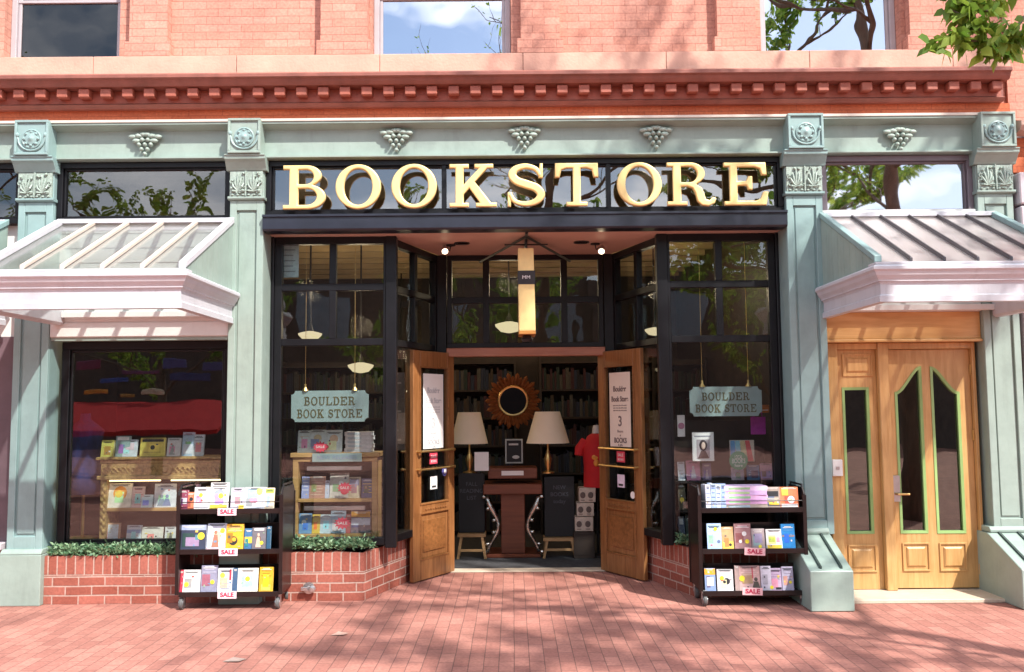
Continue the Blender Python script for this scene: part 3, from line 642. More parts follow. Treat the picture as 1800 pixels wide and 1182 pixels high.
# ------------------------------------------------------------------ glass canopies
def canopy(x0, x1, label, roofm, bars, bmat, p=1.22):
    o = thing('glass_canopy', label, 'canopy', ((x0 + x1) / 2, 0, 2.35))
    zt, zb = 2.68, 2.39; yf = -p
    ov = .05
    # moulded gutter on three sides
    def ring(pr):                       # pr: (outward offset, z)
        q = MB(); n = len(pr); loops = []
        for (off, z) in pr:
            loops.append([q.v((x0 - off, -.004, z)), q.v((x0 - off, yf - off, z)), q.v((x1 + off, yf - off, z)), q.v((x1 + off, -.004, z))])
        for i in range(n):
            A, Bq = loops[i], loops[(i + 1) % n]
            for k in range(3): q.f([A[k], A[k + 1], Bq[k + 1], Bq[k]])
        q.f([l[0] for l in loops]); q.f([l[3] for l in loops][::-1]); return q
    ring([(-.07, zt - .02), (.055, zt - .02), (.07, zt - .035), (.07, zt - .055), (.055, zt - .07), (.045, zt - .095), (.025, zt - .12), (.02, zt - .13), (.02, zt - .137), (.006, zt - .142), (0, zt - .16), (0, zb + .055), (.012, zb + .045), (.012, zb), (-.05, zb), (-.07, zb + .02)]).build('gutter', WHITEP, o, bevel=0)
    q = MB(); q.box(x0 - .05, x1 + .05, yf - .05, yf + .09, zt - .018, zt); q.build('gutter_cap', WHITEP, o, bevel=.003)
    zr = 3.27; zf = zt + .01; yr0, yr1 = .0, yf + .07
    dy, dz = yr1 - yr0, zf - zr; Ln = math.hypot(dy, dz)
    q = MB(); q.hexa([(x0 + .02, yr0, zr), (x1 - .02, yr0, zr), (x1 - .02, yr1, zf), (x0 + .02, yr1, zf)], [(x0 + .02, yr0, zr + .008), (x1 - .02, yr0, zr + .008), (x1 - .02, yr1, zf + .008), (x0 + .02, yr1, zf + .008)])
    q.build('roof_glass', roofm, o)
    for i in range(bars + 1):
        x = x0 + .02 + (x1 - x0 - .04) * i / bars; e = i in (0, bars); w_ = .028 if e else (.016 if bmat[0].name.startswith('cream') else .010); h = .05 if e else .034
        mt = bmat[1] if e else bmat[0]
        q = MB(); q.hexa([(x - w_, yr0, zr + .009), (x + w_, yr0, zr + .009), (x + w_, yr1, zf + .009), (x - w_, yr1, zf + .009)], [(x - w_, yr0, zr + .009 + h), (x + w_, yr0, zr + .009 + h), (x + w_, yr1, zf + .009 + h), (x - w_, yr1, zf + .009 + h)])
        q.build('roof_bar', mt, o, bevel=.004)
        if not e:
            q = MB(); q.hexa([(x - .009, yr0, zr - .03), (x + .009, yr0, zr - .03), (x + .009, yr1, zf - .025), (x - .009, yr1, zf - .025)], [(x - .009, yr0, zr - .001), (x + .009, yr0, zr - .001), (x + .009, yr1, zf - .001), (x - .009, yr1, zf - .001)])
            q.build('rafter', WHITEB, o)
    q = MB(); q.box(x0 + .02, x1 - .02, -.035, .0, zr + .01, zr + .05); q.build('head_flashing', WHITEP, o, bevel=.003)
    for x, s in ((x0 + .004, 1), (x1 - .004, -1)):   # boarded triangular cheek
        q = MB(); n = 9
        for i in range(n):
            a = yr1 * i / n; b_ = yr1 * (i + 1) / n - (-.004)
            za = zr + dz * (a / dy); zb_ = zr + dz * (b_ / dy)
            q.hexa([(x, a, zt - .016), (x, b_, zt - .016), (x + s * .014, b_, zt - .016), (x + s * .014, a, zt - .016)], [(x, a, max(za, zt)), (x, b_, max(zb_, zt - .0)), (x + s * .014, b_, max(zb_, zt)), (x + s * .014, a, max(za, zt))])
        q.build('cheek', TEAL, o)
    q = MB()
    q.box(x0 + .071, x1 - .071, yf + .071, yf + .13, zb + .03, zb + .09); q.build('inner_rail', WHITEB, o, bevel=.003); q = MB()
    q.box(x0 + .071, x1 - .071, -.05, -.006, zb + .06, zb + .11); q.build('inner_rail', WHITEB, o, bevel=.003)
    return o
DARKB = paint('dark_seam_metal', (.10, .09, .10), .35, metal=.5)
CREAMB = paint('cream_roof_bar', (.66, .54, .46), .5, var=.08)
canopy(-3.98, -2.44, 'white lean-to glass canopy with cream bars above the left display window', GLR, 5, (CREAMB, WHITEP))
canopy(2.72, 4.26, 'lean-to canopy with dark seams on frosted glass above the honey oak door', GLR2, 6, (DARKB, TEALB))
canopy(-6.2, -4.42, 'glass canopy almost cut off by the left edge of the photo', GLR, 5, (CREAMB, TEALB))

# ------------------------------------------------------------------ open entrance doors
def door_leaf(hx, tx, side):
    hy, ty = YD, .775
    d = Vector((tx - hx, ty - hy, 0)); W_ = d.length; d.normalize(); n = Vector((-d.y, d.x, 0))
    # local x from hinge to tip, local y = thickness (n), z up
    T = Matrix(((d.x, n.x, 0, hx), (d.y, n.y, 0, hy), (0, 0, 1, .012), (0, 0, 0, 1)))
    H = 2.185; th = .045; st = .115; s = side
    q = MB(T); q.box(0, st, -th / 2, th / 2, 0, H); q.box(W_ - st, W_, -th / 2, th / 2, 0, H)
    q.box(st, W_ - st, -th / 2, th / 2, 0, .20); q.box(st, W_ - st, -th / 2, th / 2, .62, .72); q.box(st, W_ - st, -th / 2, th / 2, 2.02, H)
    q.box(st, W_ - st, -.012, .012, .20, .62)
    lf = q.build('door', DOORW, B, bevel=.004)
    f0 = th / 2 * s
    def lay(a, b): return (min(a, b), max(a, b))
    q = MB(T); y0, y1 = lay(.012 * s, .022 * s); q.box(st + .05, W_ - st - .05, y0, y1, .26, .56); y0, y1 = lay(f0, f0 + .008 * s)
    q.frame(st - .012, W_ - st + .012, y0, y1, .705, 2.035, .014); q.frame(st - .012, W_ - st + .012, y0, y1, .188, .632, .014)
    for k in range(9): q.box(st + .03 + k * .042, st + .055 + k * .042, y0, y1, .652, .668)
    q.build('moulding', DOORX, lf, bevel=.002)
    q = MB(T); q.box(st, W_ - st, -.003, .003, .72, 2.02); q.build('glass', GL, lf)
    for z in (1.215, 1.045):
        q = MB(T); yb_ = (th / 2 + .045) * s
        q.tube([(st * .55, yb_, z), (W_ - st * .55, yb_, z)], .010, 8)
        for xx in (st * .55, W_ - st * .55): q.tube([(xx, f0, z), (xx, yb_ + .004 * s, z)], .014, 8); 
        q.build('push_bar', BRASS, lf, smooth='auto')
    return T, W_, st, s, th
TL = door_leaf(XC - .752, XC - 1.10, 1)
TR = door_leaf(XC + .752, XC + 1.10, -1)
def on_door(D, u0, u1, z0, z1, y, mat, name, par=None, curl=0):
    T, W_, st, s, th = D; q = MB(T); ya, yb_ = sorted((y * s, (y + .002) * s)); n = 8
    if not curl: q.box(u0, u1, ya, yb_, z0, z1)
    else:
        for i in range(n):
            a, b_ = z0 + (z1 - z0) * i / n, z0 + (z1 - z0) * (i + 1) / n
            q.box(u0 + .004 * math.sin(i), u1 + .004 * math.sin(i), ya, yb_, a + (0 if i == 0 else .0), b_)
    return q.build(name, mat, par)
def T_door(D, u, z, y):                 # text matrix on the visible face
    T, W_, st, s, th = D
    L_ = Matrix(((-s, 0, 0, u), (0, 0, s, y * s), (0, 1, 0, z), (0, 0, 0, 1)))
    return T @ L_
for D, mt, lab, cap in ((TL, WHITE, 'long white paper notice in the glass of the left entrance door', 'left'), (TR, CREAMP, 'long cream paper notice in the glass of the right entrance door', 'right')):
    T, W_, st, s, th = D
    uc = W_ / 2
    o = on_door(D, uc - .17, uc + .17, 1.235, 1.965, .008, mt, 'paper_notice'); tag(o, lab, 'notice')
    R_ = lambda t, sz, z, b=0, w=None: text(t, sz, T_door(D, uc, z, .0115), (cmat((.5, .5, .52)) if cap == 'left' else cmat((.16, .11, .11))), parent=o, depth=.0008, bold=b, width=w)  # left print greyed: washout by the sun put into its colour
    R_('Boulder', .075, 1.80, .002, .21); R_('Book Store', .072, 1.70, .002, .27)
    for zz in (1.64, 1.615, 1.59): R_('open every day of the week', .018, zz, 0, .22)
    R_('3', .14, 1.48, .002); R_('floors', .04, 1.385); R_('of', .025, 1.345)
    R_('BOOKS', .07, 1.295, .002, .2); R_('& gifts', .03, 1.252)
    c_ = on_door(D, uc - .065, uc + .065, 1.085, 1.19, .009, REDP, 'red_sticker'); tag(c_, 'small red sticker between the two brass bars of the %s entrance door' % cap, 'sticker')
    text('SALE', .042, T_door(D, uc, 1.155, .0125), WHITE, parent=c_, depth=.0006); text('BOOKS', .028, T_door(D, uc, 1.11, .0125), WHITE, parent=c_, depth=.0006)
    c_ = on_door(D, uc - .06, uc + .055, .84, .965, .009, WHITE if cap == 'left' else cmat((.70, .60, .74)), 'paper_sticker'); tag(c_, 'small %s paper sticker low in the glass of the %s entrance door' % ('white' if cap == 'left' else 'lilac', cap), 'sticker')
    q = MB(T); ya, yb_ = sorted((.0115 * s, .0125 * s)); q.box(uc - .04, uc + .03, ya, yb_, .855, .875); q.build('printed_line', INK, c_)
q = MB(TL[0] @ Matrix.Translation((.16, 0, 1.0))); q.lathe((0, .009, 0), [(.045, 0), (.045, .002)], 16, 'y'); o = q.build('round_sticker', cmat((.10, .10, .32))); tag(o, 'round blue and white sticker on the left entrance door glass', 'sticker')
q = MB(TL[0] @ Matrix.Translation((.15, 0, 1.01))); q.box(-.02, .02, .012, .0128, -.03, .012); q.build('sticker_print', WHITE, o)
q = MB(TR[0] @ Matrix.Translation((TR[1] - .17, 0, .78))); q.lathe((0, -.009, 0), [(.035, 0), (.035, -.002)], 16, 'y'); o = q.build('round_sticker', WHITE); tag(o, 'round white sticker at the bottom of the right entrance door glass', 'sticker')

# ------------------------------------------------------------------ book shaped blade sign on an iron bracket
YBk = .32
x0, x1, z0, z1 = RC(911, 436, 941, 582, YBk)
bs = thing('book_sign', 'tall gold box sign shaped like a book spine hanging over the entrance', 'sign', ((x0 + x1) / 2, YBk, z0))
q = MB(); t = .010
q.hexa([(x0 + .004, YBk, z0), (x1, YBk, z0), (x1 + .0, YBk + .34, z0), (x0, YBk + .34, z0)], [(x0, YBk, z1), (x1 - .012, YBk, z1), (x1 - .012, YBk + .34, z1), (x0, YBk + .34, z1)])
q.build('book_body', GOLD, bs, bevel=.012, seg=2)
zz0, zz1 = P(925, 500, YBk).z, P(925, 476, YBk).z
q = MB(); q.box(x0 - .004, x1 + .0, YBk - .004, YBk + .2, zz0, zz1); bd = q.build('title_band', INK, bs)
text('MM', .045, XZ((x0 + x1) / 2 - .004, YBk - .0055, (zz0 + zz1) / 2), WHITE, parent=bd, depth=.001, width=.07)
q = MB(); q.box(x0 + .0, x1 - .0, YBk - .002, YBk + .342, z0 - .03, z0 - .001); q.build('sign_foot', paint('amber_wood', (.45, .2, .05), .4), bs, bevel=.004)
q = MB(); xc = (x0 + x1) / 2; q.lathe((xc, YBk + .12, z0 - .09), [(.04, 0), (.055, .02), (.04, .055), (.02, .06)], 12); q.build('finial', IRON, bs, smooth='auto')
ib = thing('iron_bracket', 'black iron bracket with slanting braces carrying the book shaped sign', 'bracket', (xc, YBk, ZCE))
q = MB(); zt = ZCE - .012
q.tube([(xc, YBk + .12, zt), (xc, YBk + .12, z1 - .005)], .012, 8)
q.tube([(xc, YBk - .2, zt), (xc, YD - .05, zt)], .014, 8)
q.build('rod', IRON, ib, smooth='auto')
for s in (-1, 1):
    q = MB(); q.tube([(xc, YBk - .05, zt - .005), (xc + s * .46, YD - .08, 3.125)], .012, 6); q.tube([(xc, YBk + .12, zt - .05), (xc + s * .2, YBk + .12, zt - .05)], .008, 6); q.build('brace', IRON, ib, smooth='auto')

# ------------------------------------------------------------------ spot lamps under the soffit
SPOT = emit('lit_bulb', (1, .78, .5), 4)
for px, s, lab in ((781, -1, 'small spot lamp under the soffit to the left of the gold book sign'), (1058, 1, 'small spot lamp under the soffit to the right of the gold book sign')):
    p = P(px, 438, .7); o = thing('spot_lamp', lab, 'lamp', (p.x, .7, ZCE), 'spot lamps under the entrance soffit')
    q = MB(); q.lathe((p.x - s * .06, .74, ZCE), [(.045, 0), (.045, -.012), (.012, -.016)], 14); q.tube([(p.x - s * .06, .74, ZCE - .01), (p.x - s * .05, .74, ZCE - .06), (p.x, .72, p.z + .03)], .008, 6); q.build('lamp_arm', IRON, o, smooth='auto')
    dr = Vector((s * -.1, -.55, -.5)).normalized(); c0 = Vector((p.x, .7, p.z + .02))
    q = MB(); q.tube([c0, c0 + dr * .03, c0 + dr * .08], [.02, .032, .036], 12, cap=True); q.build('lamp_head', STEEL, o, smooth='auto')
    q = MB(); q.tube([c0 + dr * .081, c0 + dr * .085], [.028, .028], 12); q.build('bulb', SPOT, o)

# ------------------------------------------------------------------ honey oak side door
def rc(a, b, c_, d, Y=YR): return RC(a, b, c_, d, Y)
q = MB()
x0, x1 = XC1 + .02, XD0 - .03; z1 = zl0 - .012; z0 = .036
fx = P(1475, 800, YR).x; px0, px1 = P(1546, 800, YR).x, P(1564, 800, YR).x; rx0 = P(1712, 800, YR).x
q.box(x0, fx, YR - .05, YR + .08, z0, z1); q.box(px0, px1, YR - .06, YR + .08, z0, z1); q.box(rx0, x1, YR - .05, YR + .08, z0, z1)
q.box(fx, px0, YR - .045, YR + .08, z1 - .055, z1); q.box(px1, rx0, YR - .045, YR + .08, z1 - .055, z1)
q.build('oak_door_frame', OAK, B, bevel=.005)
def sash(name, xa, xb, za, zb, holes, Y, mat, panels, green=True, th=.04):
    loops = [[(0, 0), (xb - xa, 0), (xb - xa, zb - za), (0, zb - za)]] + [[(p[0] - xa, p[1] - za) for p in h] for h in holes]
    o = plate(loops, Matrix(((1, 0, 0, xa), (0, 0, -1, Y), (0, 1, 0, za), (0, 0, 0, 1))), th, name, mat, B, bevel=.003)
    for h in holes:
        cx = sum(p[0] for p in h) / len(h); cz = sum(p[1] for p in h) / len(h)
        ar = sum(h[i][0] * h[(i + 1) % len(h)][1] - h[(i + 1) % len(h)][0] * h[i][1] for i in range(len(h)))
        def ins(k, h=h, sg_=(1 if ar > 0 else -1)):
            out = []
            for i, p in enumerate(h):
                a_, c_2 = Vector(h[i - 1]), Vector(h[(i + 1) % len(h)]); b2 = Vector(p)
                d1, d2 = (b2 - a_).normalized(), (c_2 - b2).normalized(); n1, n2 = Vector((-d1.y, d1.x)), Vector((-d2.y, d2.x)); m_ = n1 + n2
                if m_.length < 1e-6: m_ = n1
                m_ = m_.normalized(); out.append(tuple(b2 + m_ * (k * sg_ / max(.55, m_.dot(n1)))))
            return out
        sh = lambda l: [(p[0] - xa, p[1] - za) for p in l]
        A_, B_ = ins(-.004), ins(.020); f = MB(); n_ = len(A_); ya_, yb2 = Y - th / 2 - .006, Y + .002
        for i in range(n_):
            j = (i + 1) % n_; a0, a1, b0, b1 = A_[i], A_[j], B_[i], B_[j]
            f.poly([(a0[0], ya_, a0[1]), (a1[0], ya_, a1[1]), (b1[0], ya_ + .003, b1[1]), (b0[0], ya_ + .003, b0[1])])
            f.poly([(b0[0], ya_ + .003, b0[1]), (b1[0], ya_ + .003, b1[1]), (b1[0], yb2, b1[1]), (b0[0], yb2, b0[1])])
            f.poly([(a0[0], ya_, a0[1]), (a1[0], ya_, a1[1]), (a1[0], yb2, a1[1]), (a0[0], yb2, a0[1])])
        f.build('glazing_bead', GREENP, o)
        f = MB(); G_ = ins(.001); f.poly([(p_[0], Y + .004, p_[1]) for p_ in G_]); f.build('glass', GLS, o)
    for (a, b_, c_, d) in panels:
        X0, X1, Z0, Z1 = a, b_, c_, d
        f = MB(); f.frame(X0, X1, Y - th / 2 - .012, Y - th / 2 + .002, Z0, Z1, .014)
        f.hexa([(X0 + .035, Y - th / 2 - .002, Z0 + .035), (X1 - .035, Y - th / 2 - .002, Z0 + .035), (X1 - .035, Y - th / 2 - .002, Z1 - .035), (X0 + .035, Y - th / 2 - .002, Z1 - .035)],
               [(X0 + .05, Y - th / 2 - .014, Z0 + .05), (X1 - .05, Y - th / 2 - .014, Z0 + .05), (X1 - .05, Y - th / 2 - .014, Z1 - .05), (X0 + .05, Y - th / 2 - .014, Z1 - .05)])
        f.build('raised_panel', OAK, o, bevel=.002)
    return o
def rect(a, b_, c_, d): X0, X1, Z0, Z1 = rc(a, b_, c_, d); return [(X0, Z0), (X1, Z0), (X1, Z1), (X0, Z1)]
sash('sidelight', fx + .002, px0 - .002, z0 + .002, z1 - .057, [rect(1485, 682, 1531, 938)], YR + .02, OAK, [rc(1480, 622, 1533, 662), rc(1491, 958, 1541, 1006)])
def ogee(a, b_, top, bot, sh, flip):      # tall light with an ogee head; the high side is towards the door's middle
    X0, X1, Z0, Z1 = rc(a, top, b_, bot); Zs = P((a + b_) / 2, sh, YR).z; w = X1 - X0; pts = []
    for i in range(13):
        t = i / 12; z = Zs + (Z1 - Zs) * (3 * t * t - 2 * t ** 3)
        pts.append((X0 + w * t, z) if not flip else (X1 - w * t, z))
    return ([(X1, Z0)] + [(X1, pts[-1][1])] + pts[::-1][1:] + [(X0, Z0)]) if not flip else ([(X1, Z0)] + pts + [(X0, Z0)])
def cl(h):
    out = []
    for p in h:
        if not out or (abs(p[0] - out[-1][0]) + abs(p[1] - out[-1][1])) > 1e-4: out.append(p)
    return out
dr_ = sash('oak_door', px1 + .003, rx0 - .003, z0 + .01, z1 - .058, [cl(ogee(1577, 1624, 645, 937, 690, False)), cl(ogee(1641, 1690, 645, 937, 690, True))], YR + .015, OAK, [rc(1586, 954, 1634, 1004), rc(1651, 954, 1699, 1004)])
q = MB(); X0, X1, Z0, Z1 = rc(1565, 836, 1581, 882); q.box(X0, X1, YR - .02, YR - .006, Z0, Z1); q.build('lock_plate', STEEL, dr_, bevel=.003)
q = MB(); hz = P(1575, 868, YR).z; q.tube([((X0 + X1) / 2, YR - .02, hz), ((X0 + X1) / 2, YR - .065, hz), (X1 + .06, YR - .065, hz)], .010, 8); q.build('handle', BRASS, dr_, smooth='auto')
for py in (650, 765, 1000):
    z = P(1708, py, YR).z; q = MB(); q.tube([(rx0 - .004, YR - .02, z - .045), (rx0 - .004, YR - .02, z + .045)], .009, 8); q.build('hinge', BRASS, dr_)
X0, X1, Z0, Z1 = rc(1461, 808, 1479, 837, YR - .05); o = thing('intercom', 'white intercom box on the oak frame left of the side door', 'intercom', (X0, YR - .05, Z0))
q = MB(); q.box(X0, X1, YR - .085, YR - .052, Z0, Z1); q.build('case', WHITE, o, bevel=.005); q = MB(); q.box((X0 + X1) / 2 - .014, (X0 + X1) / 2 + .014, YR - .089, YR - .0855, (Z0 + Z1) / 2 - .014, (Z0 + Z1) / 2 + .012); q.build('button', STEEL, o)
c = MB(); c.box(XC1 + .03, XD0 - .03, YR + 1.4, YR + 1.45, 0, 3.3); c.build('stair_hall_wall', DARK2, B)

# ------------------------------------------------------------------ hanging BOULDER BOOK STORE signs
def hang_sign(a, t, b_, bo, Y, label):
    X0, X1, Z0, Z1 = RC(a, t, b_, bo, Y); w = X1 - X0; h = Z1 - Z0; o = thing('window_sign', label, 'sign', ((X0 + X1) / 2, Y, Z0), 'hanging signs in the bay windows')
    n = .035; loop = [(n, 0), (w - n, 0)] + arc(w, 0, n, n, 180, 90, 4)[1:] + arc(w, h, n, n, 270, 180, 4) + [(n, h)] + arc(0, h, n, n, 0, -90, 4)[1:] + arc(0, 0, n, n, 90, 0, 4)[:-1]
    plate([loop], Matrix(((1, 0, 0, X0), (0, 0, -1, Y), (0, 1, 0, Z0), (0, 0, 0, 1))), .014, 'board', SLATE, o, bevel=.002)
    dk = bpy.data.materials.get('sign_lettering') or paint('sign_lettering', (.10, .085, .035), .5, var=.4, scale=25)
    for word, zc, hh, ww in (('BOULDER', .67, .27, .66), ('BOOK STORE', .27, .27, .84)):
        adv = []; x = 0
        for ch in word:
            if ch == ' ': x += .55; continue
            xs = [p[0] for g in GLY[ch] for l in g for p in l]; adv.append((ch, x - min(xs))); x += max(xs) - min(xs) + .16
        k = w * ww / (x - .16); kz = h * hh
        for ch, ax in adv:
            for g in GLY[ch]:
                plate([[((p[0] + ax) * k, p[1] * kz) for p in l] for l in g], Matrix(((1, 0, 0, X0 + w * (1 - ww) / 2), (0, 0, -1, Y - .0095), (0, 1, 0, Z0 + h * zc - kz / 2), (0, 0, 0, 1))), .003, 'letter', dk, o)
    for u in (.18, .82):
        q = MB(); q.tube([(X0 + w * u, Y, Z1), (X0 + w * u, Y, ZCE)], .003, 5); q.lathe((X0 + w * u, Y, Z1), [(.03, 0), (.012, .03), (.01, .06)], 8); q.build('chain', BRASS, o)
hang_sign(512, 687, 648, 742, .42, 'pale hanging sign reading BOULDER BOOK STORE in the left bay window')
hang_sign(1212, 680, 1339, 732, .42, 'pale hanging sign reading BOULDER BOOK STORE in the right bay window')

# ------------------------------------------------------------------ books
ORD = ['leftmost', 'second from left', 'third from left', 'fourth from left', 'fifth from left', 'sixth from left', 'seventh from left', 'eighth from left']
def book(label, x, y, z, w, h, col, art=None, tilt=8, th=.02, turn=0, cat='book', name='book', group=None, sticker=None):
    """face-out book standing on z; x,y = bottom middle of the front cover"""
    turn += random.uniform(-3.5, 3.5); tilt += random.uniform(-2, 3)
    q = MB(); T = Matrix.Translation((x, y, z)) @ Matrix.Rotation(math.radians(turn), 4, 'Z') @ Matrix.Rotation(math.radians(-tilt), 4, 'X')
    mats = [cmat(col), WHITE]
    q.mi = 0; q.box(-w / 2, w / 2, 0, .002, 0, h); q.box(-w / 2, w / 2, th - .002, th, 0, h); q.box(-w / 2, -w / 2 + .002, .002, th - .002, 0, h)
    q.mi = 1; q.box(-w / 2 + .003, w / 2 - .004, .0022, th - .0022, .003, h - .003)
    def mi(c_):
        m_ = cmat(c_); 
        if m_ not in mats: mats.append(m_)
        return mats.index(m_)
    rb = random.Random(int(x * 1000) + int(w * 977)); pal = [(.62, .60, .58), (.10, .10, .12), (.55, .12, .10), (.16, .28, .45), (.72, .52, .12), (.28, .40, .26), (.60, .42, .34)]
    art = list(art or []); a0_ = rb.uniform(.05, .35); dk_ = tuple(max(.02, c_ * rb.choice((.45, .7, 1.25))) for c_ in col)
    art = [('blk', a0_, a0_ + rb.uniform(.3, .55), rb.uniform(.1, .3), rb.uniform(.5, .7), tuple(min(.85, c_) for c_ in dk_))] * (w > .07) + art
    for _ in range(rb.randint(1, 3)):
        u_, v_ = rb.uniform(.1, .8), rb.uniform(.1, .8); art.append(('blk', u_, u_ + rb.uniform(.05, .16), v_, v_ + rb.uniform(.02, .10), rb.choice(pal)))
    v_ = rb.uniform(.82, .9); art.append(('lines', v_, v_ + .09, 2, K_ if sum(col) > 1.2 else (.7, .68, .64)))
    li_ = 0
    for a in art:
        k = a[0]; q.mi = mi(a[-1]); li_ = li_ + 1; q.T = Matrix.Translation((0, -.00022 * li_, 0))
        if k == 'bar': q.box(-w / 2 * a[3], w / 2 * a[3], -.0012, -.0002, h * a[1], h * a[2])
        elif k == 'blk': q.box(-w / 2 + w * a[1], -w / 2 + w * a[2], -.0016, -.0002, h * a[3], h * a[4])
        elif k == 'dot':
            q.lathe((-w / 2 + w * a[1], -.0002, h * a[2]), [(a[3] * w, 0), (a[3] * w, -a[4])], 14, 'y')
        elif k == 'lines':
            n_ = a[3]
            for i in range(n_):
                zz = h * (a[1] + (a[2] - a[1]) * (i + .5) / n_); l_ = (.55 + .35 * ((i * 7 + int(x * 50)) % 5) / 4) * w / 2 * .9
                q.box(-l_, l_, -.0011, -.0002, zz - h * .012, zz + h * .012)
        elif k == 'fig':
            q.blob((-w / 2 + w * a[1], -.001, h * (a[2] + .16)), (w * .09, .0018, h * .08), 6); q.hexa([(-w / 2 + w * (a[1] - .2), -.002, h * a[2] * .2), (-w / 2 + w * (a[1] + .2), -.002, h * a[2] * .2), (-w / 2 + w * (a[1] + .2), -.0002, h * a[2] * .2), (-w / 2 + w * (a[1] - .2), -.0002, h * a[2] * .2)],
               [(-w / 2 + w * (a[1] - .09), -.002, h * (a[2] + .07)), (-w / 2 + w * (a[1] + .09), -.002, h * (a[2] + .07)), (-w / 2 + w * (a[1] + .09), -.0002, h * (a[2] + .07)), (-w / 2 + w * (a[1] - .09), -.0002, h * (a[2] + .07))])
    if sticker:
        q.T = Matrix.Translation((0, -.00022 * (li_ + 2), 0))
        q.mi = mi((.88, .74, .05)); sx, sz = sticker; q.lathe((-w / 2 + w * sx, -.0018, h * sz), [(w * .13, 0), (w * .13, -.001)], 12, 'y')
    bmesh.ops.transform(q.bm, matrix=T, verts=q.bm.verts)
    loc = Vector((x, y, z)); bmesh.ops.translate(q.bm, verts=q.bm.verts, vec=-loc)
    o = q.build(name, mats, None); o.location = loc; return tag(o, label, cat, group)
def shelf_books(rows, Y, zfix, where, group, tilt=8, cat='book'):
    """rows: (px0, px1, py_top, colour, look, art, sticker)"""
    for i, r in enumerate(rows):
        p0, p1, pt, colr, look, art = r[:6]; stk = r[6] if len(r) > 6 else None
        x0 = P(p0, pt, Y).x; x1 = P(p1, pt, Y).x; h = P((p0 + p1) / 2, pt, Y).z - zfix
        book('%s, %s %s' % (look, ORD[i], where), (x0 + x1) / 2, Y + .006 * (i % 2), zfix + .001, (x1 - x0), max(h, .06), colr, art, tilt=tilt, group=group, sticker=stk, cat=cat)
def flat_book(label, x, y, z, w, d, h, col, turn=0, group=None):
    q = MB(); q.mi = 0; q.box(-w / 2, w / 2, -d / 2, d / 2, 0, .003); q.box(-w / 2, w / 2, -d / 2, d / 2, h - .003, h); q.box(-w / 2, w / 2, -d / 2, -d / 2 + .003, .003, h - .003)
    q.mi = 1; q.box(-w / 2 + .004, w / 2 - .004, -d / 2 + .0035, d / 2 - .004, .0032, h - .0032)
    q.mi = 2; q.box(-w / 2 * .8, w / 2 * .2, -d / 2 - .001, -d / 2 - .0001, h * .25, h * .75)
    o = q.build('book', [cmat(col), WHITE, cmat(tuple(min(.9, 1.1 - c_) for c_ in col))], None); o.location = (x, y, z); o.rotation_euler.z = math.radians(turn); return tag(o, label, 'book', group)

W_, K_, R__ = (.80, .79, .78), (.03, .03, .035), (.62, .05, .08)
LB, DB, OR, PK, PU, TN, GY = (.45, .62, .78), (.04, .10, .32), (.80, .33, .05), (.78, .35, .48), (.30, .14, .42), (.55, .38, .22), (.32, .33, .40)
YE, GR, CR = (.82, .60, .08), (.10, .32, .14), (.78, .68, .50)

# ------------------------------------------------------------------ book carts
def cart(px0, px1, ys, Yf, label, side_sees):
    """px0,px1 the front's outer edges; ys = pixel rows of the three shelf lips, post top"""
    Xa, Xb = P(px0, 960, Yf).x, P(px1, 960, Yf).x; Dp = .42
    o = thing('book_cart', label, 'book cart', ((Xa + Xb) / 2, Yf + Dp / 2, 0), 'sale carts in front of the shop')
    xm = (px0 + px1) / 2
    zs = [P(xm, y, Yf).z for y in ys[:3]]; zt = P(xm, ys[3], Yf).z
    for x, s in ((Xa, 1), (Xb, -1)):
        q = MB(); xi = x + s * .03
        a, b_ = min(x, xi), max(x, xi)
        q.prof([(Yf, .13), (Yf + Dp, .13), (Yf + Dp, zt - .05), (Yf + Dp - .04, zt), (Yf + .04, zt), (Yf, zt - .05)], a + .006, b_ - .006)
        q.build('end_panel', CARTM, o, bevel=.004)
        q = MB(); 
        for yy in (Yf - .004, Yf + Dp - .02): q.box(a, b_, yy, yy + .024, .125, zt - .06)
        q.tube([((a + b_) / 2, Yf + .06, zt - .01), ((a + b_) / 2 , Yf + .06, zt + .018), ((a + b_) / 2, Yf + Dp - .06, zt + .018), ((a + b_) / 2, Yf + Dp - .06, zt - .01)], .009, 6)
        q.build('end_frame', CARTM, o, bevel=.003)
    for k, z in enumerate(zs):
        q = MB(); q.box(Xa + .031, Xb - .031, Yf, Yf + Dp, z - .018, z); q.box(Xa + .031, Xb - .031, Yf - .003, Yf - .0005, z - .03, z + .012)
        q.box(Xa + .031, Xb - .031, Yf + Dp / 2 - .004, Yf + Dp / 2 + .004, z + .0005, z + (.10 if k == 0 else .2)); 
        if k == 0: q.tube([(Xa + .03, Yf + .004, z + .065), (Xb - .03, Yf + .004, z + .065)], .004, 6)
        q.build('shelf', CARTM, o, bevel=.002)
    for x in (Xa + .045, Xb - .045):
        for yy in (Yf + .05, Yf + Dp - .05):
            q = MB(); q.box(x - .022, x + .022, yy - .03, yy + .03, .10, .128); q.box(x - .022, x - .016, yy - .02, yy + .02, .05, .10); q.box(x + .016, x + .022, yy - .02, yy + .02, .05, .10); cs = q.build('caster', STEEL, o, bevel=.002)
            q = MB(); q.lathe((x - .013, yy - .012, .05), [(.03, 0), (.048, .002), (.05, .006), (.05, .024), (.048, .028), (.03, .030)], 18, 'x'); q.build('wheel', RUBBER, cs, smooth='auto')
            q = MB(); q.lathe((x - .015, yy - .012, .05), [(.034, -.002), (.034, .036)], 14, 'x'); q.build('hub', STEEL, cs, smooth='auto')
    return Xa, Xb, zs, o
